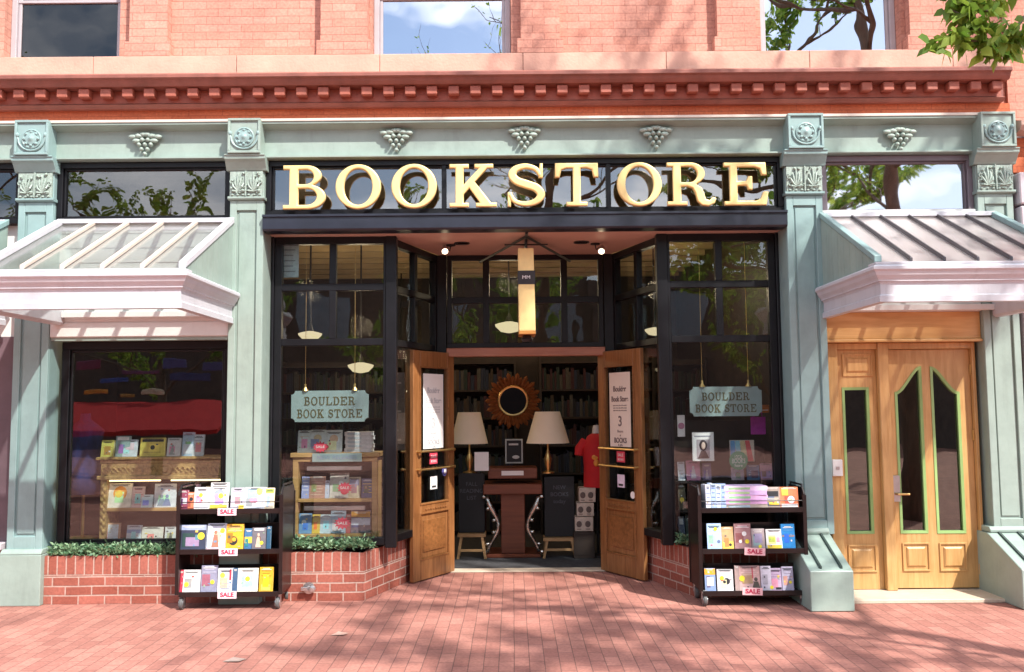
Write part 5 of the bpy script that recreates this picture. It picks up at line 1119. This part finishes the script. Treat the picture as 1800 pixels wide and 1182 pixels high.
# cash desk
CHERRY = wood('dark_cherry', (.12, .03, .015), (.20, .055, .025), .35, 'x')
X0, X1, Z0, Z1 = RC(858, 823, 945, 968, YI)
zz = lambda y: P(900, y, YI).z
o = thing('lectern_desk', 'dark red wooden desk with silver scroll supports below the mirror', 'desk', ((X0 + X1) / 2, YI, .02))
q = MB(); q.box(X0, X1, YI, YI + .4, zz(842), zz(823)); q.build('top_box', CHERRY, o, bevel=.006)
q = MB(); q.box(X0 - .05, X1 + .05, YI - .1, YI + .45, zz(868), zz(850)); q.build('writing_top', CHERRY, o, bevel=.008)
q = MB(); q.box(X0 + .14, X1 - .14, YI - .02, YI + .4, .05, zz(868) - .001); q.box(X0 - .03, X1 + .03, YI - .08, YI + .44, .013, .05); q.build('pedestal', CHERRY, o, bevel=.006)
q = MB(); q.box(X0 + .15, X1 - .15, YI - .006, YI - .001, zz(836), zz(828)); q.build('name_plate', WHITE, o)
SILV = paint('tarnished_silver', (.50, .48, .45), .25, metal=1, var=.5, scale=15, bump=.3)
for s in (-1, 1):
    xm = (X0 + X1) / 2 + s * .24; zt_ = zz(872); pts = []
    for i in range(15): t = i / 14; pts.append((xm + s * (.06 * math.cos(t * 6.0) - .02), YI - .08, zt_ - (zt_ - .08) * t))
    q = MB(); q.tube(pts, [.018 + .022 * abs(math.sin(t * .5 + .3)) * (1 - i / 18) for i, t in enumerate(range(15))], 8)
    for i in (0, 3, 6, 9, 12, 14): q.blob((pts[i][0] + s * .035, YI - .10, pts[i][2]), (.03, .02, .022), 6)
    q.build('silver_scroll', SILV, o, smooth=True)
X0f, X1f, Z0f, Z1f = RC(888, 772, 919, 815, YI + .1)
o = thing('picture_frame', 'small dark picture in a pale grey frame standing on the desk', 'picture', ((X0f + X1f) / 2, YI + .1, Z0f))
q = MB(); q.frame(X0f, X1f, YI + .1, YI + .115, Z0f, Z1f, .016); q.build('frame', cmat((.35, .38, .36)), o, bevel=.002)
q = MB(); q.box(X0f + .016, X1f - .016, YI + .106, YI + .112, Z0f + .016, Z1f - .016); q.build('picture', CHALK, o)
q = MB(); q.box(X0f + .04, X1f - .05, YI + .104, YI + .1055, Z1f - .07, Z1f - .05); q.blob(((X0f + X1f) / 2 + .02, YI + .104, Z0f + .07), (.04, .002, .02), 6); q.build('pale_print', cmat((.45, .46, .44)), o)
X0n, X1n, Z0n, Z1n = RC(834, 795, 859, 828, YI - .1); q = MB(); q.box(X0n, X1n, YI - .1, YI - .09, Z0n - .0, Z1n)
o = q.build('white_notice', WHITE); tag(o, 'small white notice below the left lamp inside the doorway', 'notice')
# chalkboards on wooden stools
STOOL = wood('light_stool_wood', (.34, .19, .08), (.46, .28, .13), .5, 'x')
for a, b_, t, seat, nm in ((804, 854, 832, 936, 'left'), (955, 1012, 838, 943, 'right')):
    X0, X1, Z0, Z1 = RC(a, seat, b_, seat + 6, YI - .12)
    o = thing('wooden_stool', 'low light wooden stool under the %s blackboard inside the doorway' % nm, 'stool', ((X0 + X1) / 2, YI, .012), 'stools inside the doorway')
    q = MB(); q.box(X0, X1, YI - .14, YI + .12, Z0 - .015, Z0 + .02); q.build('seat', STOOL, o, bevel=.004)
    for s in (-1, 1):
        for yy in (-.12, .10):
            xa = X0 + .04 if s < 0 else X1 - .04
            q = MB(); q.hexa([(xa + s * .035 - .014, YI + yy - .014, .013), (xa + s * .035 + .014, YI + yy - .014, .013), (xa + s * .035 + .014, YI + yy + .014, .013), (xa + s * .035 - .014, YI + yy + .014, .013)], [(xa - .014, YI + yy - .014, Z0 - .0155), (xa + .014, YI + yy - .014, Z0 - .0155), (xa + .014, YI + yy + .014, Z0 - .0155), (xa - .014, YI + yy + .014, Z0 - .0155)]); q.build('leg', STOOL, o)
    q = MB(); q.box(X0 + .03, X1 - .03, YI - .125, YI - .11, .09, .115); q.build('stretcher', STOOL, o)
    X0, X1, Zb, Zt = RC(a + 2, t, b_ - 2, seat - 1, YI - .05); Zb = Z0 + .022
    o = thing('blackboard', 'black menu board with faint chalk writing on the %s stool' % nm, 'blackboard', ((X0 + X1) / 2, YI - .05, Zb), 'blackboards inside the doorway')
    q = MB(); q.box(X0, X1, YI - .05, YI - .03, Zb, Zt); q.build('board', CHALK, o, bevel=.004)
    ck = cmat((.07, .08, .10))
    for k, s_ in enumerate(('FALL' if nm == 'left' else 'NEW', 'READING' if nm == 'left' else 'BOOKS', 'LIST' if nm == 'left' else 'today')): text(s_, .06, XZ((X0 + X1) / 2, YI - .0525, Zt - .12 - k * .075), ck, parent=o, depth=.0006)
# red shirt on a bust and a tower of printed boxes
px = P(1049, 800, YI).x
o = thing('shirt_display', 'bust wearing a red T-shirt with an orange print at the right of the doorway', 'mannequin', (px, YI, 1.0))
z0, z1 = P(1044, 856, YI).z, P(1044, 762, YI).z
q = MB(); q.lathe((px, YI, z0), [(.15, 0), (.145, (z1 - z0) * .4), (.165, (z1 - z0) * .75), (.10, (z1 - z0) * .95), (.05, z1 - z0)], 18)
for s in (-1, 1): q.tube([(px + s * .12, YI, z1 - .09), (px + s * .19, YI - .02, z1 - .17), (px + s * .20, YI - .03, z1 - .24)], [.06, .055, .05], 10)
q.build('shirt', RED, o, smooth='auto')
q = MB(); q.lathe((px, YI, z1), [(.05, -.005), (.045, .05), (.03, .09)], 14); q.build('bust', cmat((.6, .55, .5)), o, smooth='auto'); q = MB(); q.lathe((px, YI, .014), [(.14, 0), (.14, .02), (.015, .03), (.015, z0 - .0)], 12); q.build('stand', IRON, o, smooth='auto')
q = MB(); q.blob((px - .03, YI - .145, z0 + .33), (.04, .01, .03), 6); q.blob((px - .02, YI - .15, z0 + .27), (.03, .012, .04), 6); q.build('print', cmat((.75, .30, .05)), o, smooth=True)
zc = .014
for k, (w_, h_) in enumerate(((.27, .30), (.26, .0), (.24, .14), (.22, .13), (.20, .13))):
    pass
zz = lambda y: P(1028, y, YI).z
for k, (yb_, yt_, a, b_) in enumerate(((948, 906, 1011, 1043), (905, 882, 1014, 1044), (881, 856, 1018, 1047))):
    X0, X1, _, _ = RC(a, yt_, b_, yb_, YI - .15); Z0 = zz(yb_) if k else .16; Z0 = zz(yb_); Z1 = zz(yt_) 
    if k == 0: Z0 = .30
    o = thing('printed_box', 'cream box with small dark pictures, %s of the box tower by the right door' % ['lowest', 'middle one', 'topmost'][k], 'box', ((X0 + X1) / 2, YI, Z0), 'boxes stacked inside the doorway')
    q = MB(); q.box(X0, X1, YI - .15, YI + .05, Z0 + .001, Z1); q.build('carton', cmat((.55, .46, .38)), o, bevel=.003)
    q = MB(); w = X1 - X0
    for u in (.22, .7): q.blob((X0 + w * u, YI - .151, Z0 + (Z1 - Z0) * .5), (.03, .003, .035), 6); q.box(X0 + w * (u - .12), X0 + w * (u + .12), YI - .153, YI - .1505, Z0 + .02, Z0 + .028)
    q.build('picture', cmat((.12, .09, .08)), o)
X0, X1, _, _ = RC(1008, 906, 1045, 950, YI - .15); o = thing('box_pedestal', 'dark low pedestal under the printed boxes', 'pedestal', ((X0 + X1) / 2, YI, .013)); q = MB(); q.box(X0, X1, YI - .17, YI + .07, .014, .298); q.build('body', DARK2, o, bevel=.004)
q = MB(); q.box(X0 + .02, X1 - .02, YI - .175, YI - .171, .05, .26); q.build('front_panel', DARK2, o)

# ------------------------------------------------------------------ pendant lamps in the shop (lit bowls)
BOWL = emit('lit_bowl_glass', (1.0, .80, .48), .55)
def pendant(px, py, w, Y, lab, pw=12):
    p = P(px, py, Y); k = (8 + Y - .2) / FPX; r = w * k / 2
    o = thing('pendant_lamp', lab, 'lamp', (p.x, Y, 3.76), 'lit pendant lamps inside the shop')
    q = MB(); q.lathe((p.x, Y, p.z), [(r * .15, -r * .35), (r * .6, -r * .25), (r * .95, r * .1), (r, r * .25), (r * .7, r * .35), (r * .25, r * .45)], 20); q.build('lamp_shade', BOWL, o, smooth='auto')
    q = MB(); q.tube([(p.x, Y, p.z + r * .4), (p.x, Y, 3.76)], .012, 6); q.lathe((p.x, Y, p.z + r * .45), [(r * .3, 0), (r * .2, .05), (.012, .1)], 12); q.build('rod', IRON, o, smooth='auto')
    ld = bpy.data.lights.new('bowl_light', 'POINT'); ld.energy = pw; ld.color = (1, .76, .48); ld.shadow_soft_size = .12
    l = bpy.data.objects.new('bowl_light', ld); COL.objects.link(l); l.parent = o; l.location = (0, 0, p.z - 3.76 + r * .45 + .45)
pendant(545, 592, 42, 2.6, 'cream lit bowl lamp behind the lower left pane of the left bay')
pendant(634, 648, 46, 3.4, 'cream lit bowl lamp just above the left BOULDER BOOK STORE sign')
pendant(895, 577, 50, 3.0, 'cream lit bowl lamp behind the transom by the gold book sign')
pendant(1151, 584, 36, 3.2, 'cream lit bowl lamp behind the right angled glass')
pendant(705, 690, 22, 6.2, 'small far bowl lamp behind the left angled glass', 4)
pendant(-100, 560, 40, 3.4, 'cream bowl lamp deep in the left part of the shop')

# far bookcases
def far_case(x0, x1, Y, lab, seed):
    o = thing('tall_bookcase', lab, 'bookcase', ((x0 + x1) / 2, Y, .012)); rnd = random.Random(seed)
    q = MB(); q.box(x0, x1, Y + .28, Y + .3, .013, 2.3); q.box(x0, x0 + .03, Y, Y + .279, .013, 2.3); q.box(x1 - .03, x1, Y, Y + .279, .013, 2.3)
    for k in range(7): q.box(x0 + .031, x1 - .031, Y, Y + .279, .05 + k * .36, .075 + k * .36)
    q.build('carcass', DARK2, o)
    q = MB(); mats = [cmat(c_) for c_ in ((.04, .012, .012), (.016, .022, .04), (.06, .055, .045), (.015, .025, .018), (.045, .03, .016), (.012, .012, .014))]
    for k in range(6):
        x = x0 + .04
        while x < x1 - .08:
            t = rnd.uniform(.02, .05); q.mi = rnd.randrange(6); q.box(x, x + t - .002, Y + .03, Y + .2, .076 + k * .36, .076 + k * .36 + rnd.uniform(.18, .29)); x += t
    c_ = q.build('book_row', mats, o); c_['kind'] = 'stuff'
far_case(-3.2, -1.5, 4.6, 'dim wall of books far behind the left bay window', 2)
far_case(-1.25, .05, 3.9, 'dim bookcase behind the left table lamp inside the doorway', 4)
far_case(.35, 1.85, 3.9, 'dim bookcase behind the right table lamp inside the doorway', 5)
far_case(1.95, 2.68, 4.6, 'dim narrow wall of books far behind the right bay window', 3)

# ------------------------------------------------------------------ evergreen garlands on the ledges
GREEN = leafmat('garland_green', (.05, .15, .07), (.30, .44, .25), .25)
def garland(xa, xb, y, z, n, lab, seed):
    rnd = random.Random(seed); q = MB()
    for i in range(n):
        c = Vector((rnd.uniform(xa, xb), y + rnd.uniform(-.05, .06), z + rnd.uniform(0, .06) * (1 + .5 * math.sin(i * .37)))); d = Vector((rnd.uniform(-1, 1), rnd.uniform(-1, .4), rnd.uniform(-.3, 1))).normalized(); l = rnd.uniform(.025, .055)
        s = d.cross(Vector((rnd.uniform(-1, 1), rnd.uniform(-1, 1), rnd.uniform(-1, 1)))).normalized() * l * .22
        q.poly([c, c + d * l * .5 + s, c + d * l, c + d * l * .5 - s])
    q.tube([(xa + (xb - xa) * k / 10, y, z + .012 + .008 * (k % 2)) for k in range(11)], .008, 5)
    o = q.build('garland', GREEN); tag(o, lab, 'garland', 'evergreen garlands on the window ledges')
garland(P(92, 968, .06).x, XB0 - .05, .06, .412, 2600, 'long evergreen garland on the brick ledge of the left display window', 1)
garland(XB1 + .03, P(655, 968, .12).x, .14, .435, 1500, 'evergreen garland on the brick ledge of the left bay window', 2)
garland(P(1192, 960, .2).x, XC0 - .08, .2, .435, 700, 'short sparse garland on the ledge of the right bay window', 3)

# ------------------------------------------------------------------ neighbouring building on the right
nb = thing('neighbour_building', 'lilac grey stone corner of the next building cut by the right edge', 'building', (4.47, 0, 0))
q = MB(); q.box(4.445, 9, .03, 3, 4.15, 9); q.build('wall', BWALL, nb)
q = MB(); q.box(4.46, 9, .1, 3, 0, 4.149); q.build('stone_front', LILAC, nb)
q = MB(); q.prof([(.02, 4.0), (-.10, 4.02), (-.13, 4.06), (-.13, 4.10), (.02, 4.13)], 4.46, 9); q.build('stone_ledge', paint('worn_ledge', (.40, .27, .22), .8, var=.3, bump=.4), nb)
q = MB(); q.box(4.462, 9, .04, .099, 3.68, 3.99); q.build('red_course', BRED, nb)
q = MB(); q.box(4.462, 4.9, -.03, .098, .01, 3.10); q.box(4.462, 4.9, -.05, .098, 3.12, 3.36); q.box(4.462, 4.9, -.05, .098, 3.38, 3.66); q.build('stone_pier', LILAC, nb, bevel=.01)
for z in (3.52, 3.24):
    q = MB(); q.lathe((4.62, -.05, z), [(.09, 0), (.09, -.02), (.07, -.03), (.06, -.012), (.03, -.012), (.02, -.025), (.001, -.026)], 20, 'y'); q.build('round_boss', LILAC, nb, smooth='auto')

# ------------------------------------------------------------------ street side behind the camera (seen only in the panes)
ob = thing('opposite_building', 'brick shop row across the street, seen only as a reflection in the panes', 'building', (0, -30, 0))
q = MB(); q.box(-26, 3.5, -40, -30, 0, 9.6); q.box(3.5, 24, -40, -29.4, 0, 7.4); q.build('wall', paint('dark_opposite_brick', (.10, .07, .06), .9, var=.3), ob)
for i in range(9):
    for z in (4.6, ):
        q = MB(); q.box(-24 + i * 5, -22 + i * 5, -30.0 if i < 6 else -29.4, -29.35 if i >= 6 else -29.95, z, z + 1.8); q.build('window', cmat((.25, .3, .35)), ob)
ms = thing('market_stall', 'market stall with a low red canopy on the mall, seen only as a reflection', 'stall', (-7.6, -9.5, 0))
q = MB(); x0, x1 = -11.2, -5.6; zA = 1.635 + (P(260, 757, .18).z - 1.635) * (8.0 + 8.9) / 7.98; zB = 1.635 + (P(260, 708, .18).z - 1.635) * (8.0 + 10.4) / 7.98
q.hexa([(x0, -10.4, zB - .03), (x1, -10.4, zB - .03), (x1, -8.9, zA - .1), (x0, -8.9, zA - .1)], [(x0, -10.4, zB), (x1, -10.4, zB), (x1, -8.9, zA), (x0, -8.9, zA)]); q.build('red_canopy', RED, ms)
def mz(px, py, Y): p_ = P(px, py, .18); k_ = (8.0 - Y) / 7.98; return p_.x * k_, 1.635 + (p_.z - 1.635) * k_
for i_, (px, py, w_, h_, cc) in enumerate(((165, 690, .5, .10, OR), (262, 690, .42, .10, CR), (218, 697, .3, .07, (.5, .25, .06)), (195, 668, .55, .10, (.05, .10, .40)), (240, 655, .8, .08, (.20, .06, .16)), (330, 665, .9, .16, (.06, .07, .22)), (300, 640, .5, .2, (.10, .10, .30)), (150, 640, .5, .16, (.22, .04, .10)), (370, 645, .4, .2, (.09, .09, .26)))):
    gx, gz = mz(px, py, -10.6 - .03 * i_); q = MB(); q.box(gx - w_ / 2, gx + w_ / 2, -10.64 - .03 * i_, -10.6 - .03 * i_, gz - h_ / 2, gz + h_ / 2); q.build('hanging_banner', cmat(cc), ms, bevel=.01)  # unseen colour blocks, added for the left window to reflect
for x in (x0 + .1, x1 - .1):
    q = MB(); q.tube([(x, -9.6, 0), (x, -9.6, 1.3)], .03, 6); q.build('post', IRON, ms)

# ------------------------------------------------------------------ street trees
BARK = paint('grey_brown_bark', (.13, .095, .07), .9, var=.35, scale=12, bump=.8, bscale=20, stretch=(1, 1, .3))
LEAF = leafmat('fresh_green_leaf', (.10, .22, .025), (.34, .46, .07), .5)
def tree(base, height, spread, seed, lab, extra=(), nleaf=5200, lsize=.075, lean=(0, 0), zlo=0.42):
    rnd = random.Random(seed); o = thing('street_tree', lab, 'tree', base); bx, by = base[0], base[1]
    tips = []; q = MB()
    top = Vector((bx + lean[0], by + lean[1], height * .78)); tr = [Vector((bx + lean[0] * t * t + .05 * math.sin(t * 5), by + lean[1] * t * t, height * .78 * t)) for t in (0, .12, .3, .5, .7, .85, 1)]
    q.tube(tr, [.17, .14, .12, .10, .07, .05, .025], 12); q.build('trunk', BARK, o, smooth=True)
    br = MB()
    def limb(p, d, l, r, lv):
        pts = [p]; dd = d
        for k in range(4):
            dd = (dd + Vector((rnd.uniform(-.25, .25), rnd.uniform(-.25, .25), rnd.uniform(-.1, .22)))).normalized(); pts.append(pts[-1] + dd * l / 4)
        br.tube(pts, [r * (1 - .18 * k) for k in range(5)], 7 if lv < 2 else 4)
        if lv >= 2: tips.append((pts, l)); 
        if lv < 3:
            for k in range(3 if lv else 4):
                i = 1 + k % 4; a = rnd.uniform(0, 2 * PI); nd = (dd + Vector((math.cos(a), math.sin(a), rnd.uniform(-.2, .5))) * .85).normalized()
                limb(pts[i], nd, l * rnd.uniform(.5, .68), r * .5, lv + 1)
    for k in range(8):
        t = zlo + (1 - zlo) * k / 8; p = tr[0].lerp(top, t) if False else Vector((bx + lean[0] * t * t, by + lean[1] * t * t, height * .78 * t)); a = k * 2.4 + seed
        limb(p, Vector((math.cos(a), math.sin(a), rnd.uniform(.15, .6))).normalized(), spread * (1.05 - .35 * t), .045, 0)
    for e in extra:
        pts, r_, sub = e; pts = [Vector(p_) for p_ in pts]; br.tube(pts, [r_ * (1 - .75 * i / (len(pts) - 1)) for i in range(len(pts))], 7)
        for s_ in sub:
            s_ = [Vector(p_) for p_ in s_]; br.tube(s_, [r_ * .3 * (1 - .6 * i / (len(s_) - 1)) for i in range(len(s_))], 5); tips.append((s_, (s_[-1] - s_[0]).length, 58))
    br.build('branches', BARK, o, smooth=True)
    lf = MB()
    def leaf(c, d, l):
        n_ = d.cross(Vector((rnd.uniform(-1, 1), rnd.uniform(-1, 1), rnd.uniform(-.3, .3)))).normalized(); s = n_ * l * .28; dn = Vector((0, 0, -l * .12))
        a = c; b_ = c + d * l * .3 + s; c2 = c + d * l * .68 + s * .8; t_ = c + d * l + dn * 1.6; c3 = c + d * l * .68 - s * .8; b2 = c + d * l * .3 - s; m1_ = c + d * l * .32 + dn * .8; m2_ = c + d * l * .68 + dn
        va, vb, vc, vt, vc3, vb2, vm1, vm2 = [lf.v(x) for x in (a, b_, c2, t_, c3, b2, m1_, m2_)]
        lf.f([va, vb, vm1]); lf.f([vb, vc, vm2, vm1]); lf.f([vc, vt, vm2]); lf.f([va, vm1, vb2]); lf.f([vb2, vm1, vm2, vc3]); lf.f([vc3, vm2, vt])
    nm = [t for t in tips if len(t) == 2]; per = max(1, nleaf // max(1, len(nm)))
    for t in tips:
        pts, l = t[0], t[1]; cnt = per if len(t) == 2 else t[2]
        for i in range(cnt):
            u = rnd.uniform(.15, 1) * (len(pts) - 1); k = min(int(u), len(pts) - 2); p = pts[k].lerp(pts[k + 1], u - k) + Vector((rnd.gauss(0, .03), rnd.gauss(0, .03), rnd.gauss(0, .03)))
            d = Vector((rnd.gauss(0, 1), rnd.gauss(0, 1), rnd.gauss(-.5, .7))).normalized(); leaf(p, d, lsize * rnd.uniform(.6, 1.25))
    lf.build('foliage', LEAF, o); return o
Yb = -3.0
def Q(px, py, Y=Yb): return tuple(P(px, py, Y))
ex = [([(5.0, -4.2, 3.4), (4.2, -3.7, 3.75), (3.4, -3.2, 3.85), Q(1790, 60), Q(1745, 50)], .035,
       [[Q(1790, 60), Q(1740, 75), Q(1690, 70)], [Q(1745, 50), Q(1700, 30), Q(1665, 15)], [Q(1745, 50), Q(1690, 55), Q(1650, 80)], [Q(1790, 60), Q(1770, 85), Q(1740, 95)], [Q(1760, 30), Q(1700, 5), Q(1660, -30)], [Q(1800, 30, -3.3), Q(1780, 60, -3.3), Q(1765, 75, -3.3)], [Q(1800, -10), Q(1740, -10), Q(1690, 10)]])]
tree((5.6, -4.6, 0), 11.5, 2.6, 11, 'street tree whose leafy branch hangs into the top right corner of the photo', extra=ex, nleaf=6500, lsize=.085, lean=(-.9, .6), zlo=.48)
tree((.6, -10.6, 0), 10.5, 3.0, 23, 'tall bare street tree behind the photographer, throwing thin branch shadows', nleaf=900, lsize=.08, lean=(.5, 2.6), zlo=.6)
tree((5.2, -8.6, 0), 10.5, 2.5, 47, 'leafy street tree right of the photographer, shading the paving', nleaf=15000, lsize=.10, lean=(-.3, .5), zlo=.5)
tree((7.0, -14.5, 0), 8, 3.2, 53, 'broad street tree across the mall, green in the right hand panes', nleaf=6000, lsize=.16, zlo=.25)
tree((-1.5, -17.5, 0), 8, 3.4, 59, 'broad street tree across the mall, dark in the middle panes', nleaf=6000, lsize=.17, zlo=.22)
tree((-9.5, -16.0, 0), 8, 3.2, 61, 'broad street tree across the mall behind the red stall', nleaf=6000, lsize=.16, zlo=.22)
tree((-9.0, -6.5, 0), 9, 2.6, 31, 'street tree left of the photographer, dark in the upper left window', nleaf=4200, lsize=.09)

for o in bpy.data.objects:
    l = o.get('label')
    if l and len(l.split()) > 16: print('LONG', len(l.split()), l)

# ------------------------------------------------------------------ scraps on the paving
def G(px, py):
    d = fw + (px - 900) / FPX * rt + (591 - py) / FPX * up; return CP + d * (-CP.z / d.z)
for px, py, w_, lab, cc in ((597, 1116, .06, 'pale scrap of paper lying on the brick paving in front of the left bay', (.52, .33, .27)), (412, 1162, .07, 'flattened grey scrap lying on the brick paving near the bottom left', (.34, .25, .22))):
    p = G(px, py); q = MB(); q.poly([(p.x - w_, p.y - .03, .004), (p.x + w_ * .6, p.y - .05, .010), (p.x + w_, p.y + .03, .004), (p.x - w_ * .3, p.y + .05, .012)]); o = q.build('paper_scrap', cmat(cc)); tag(o, lab, 'litter')
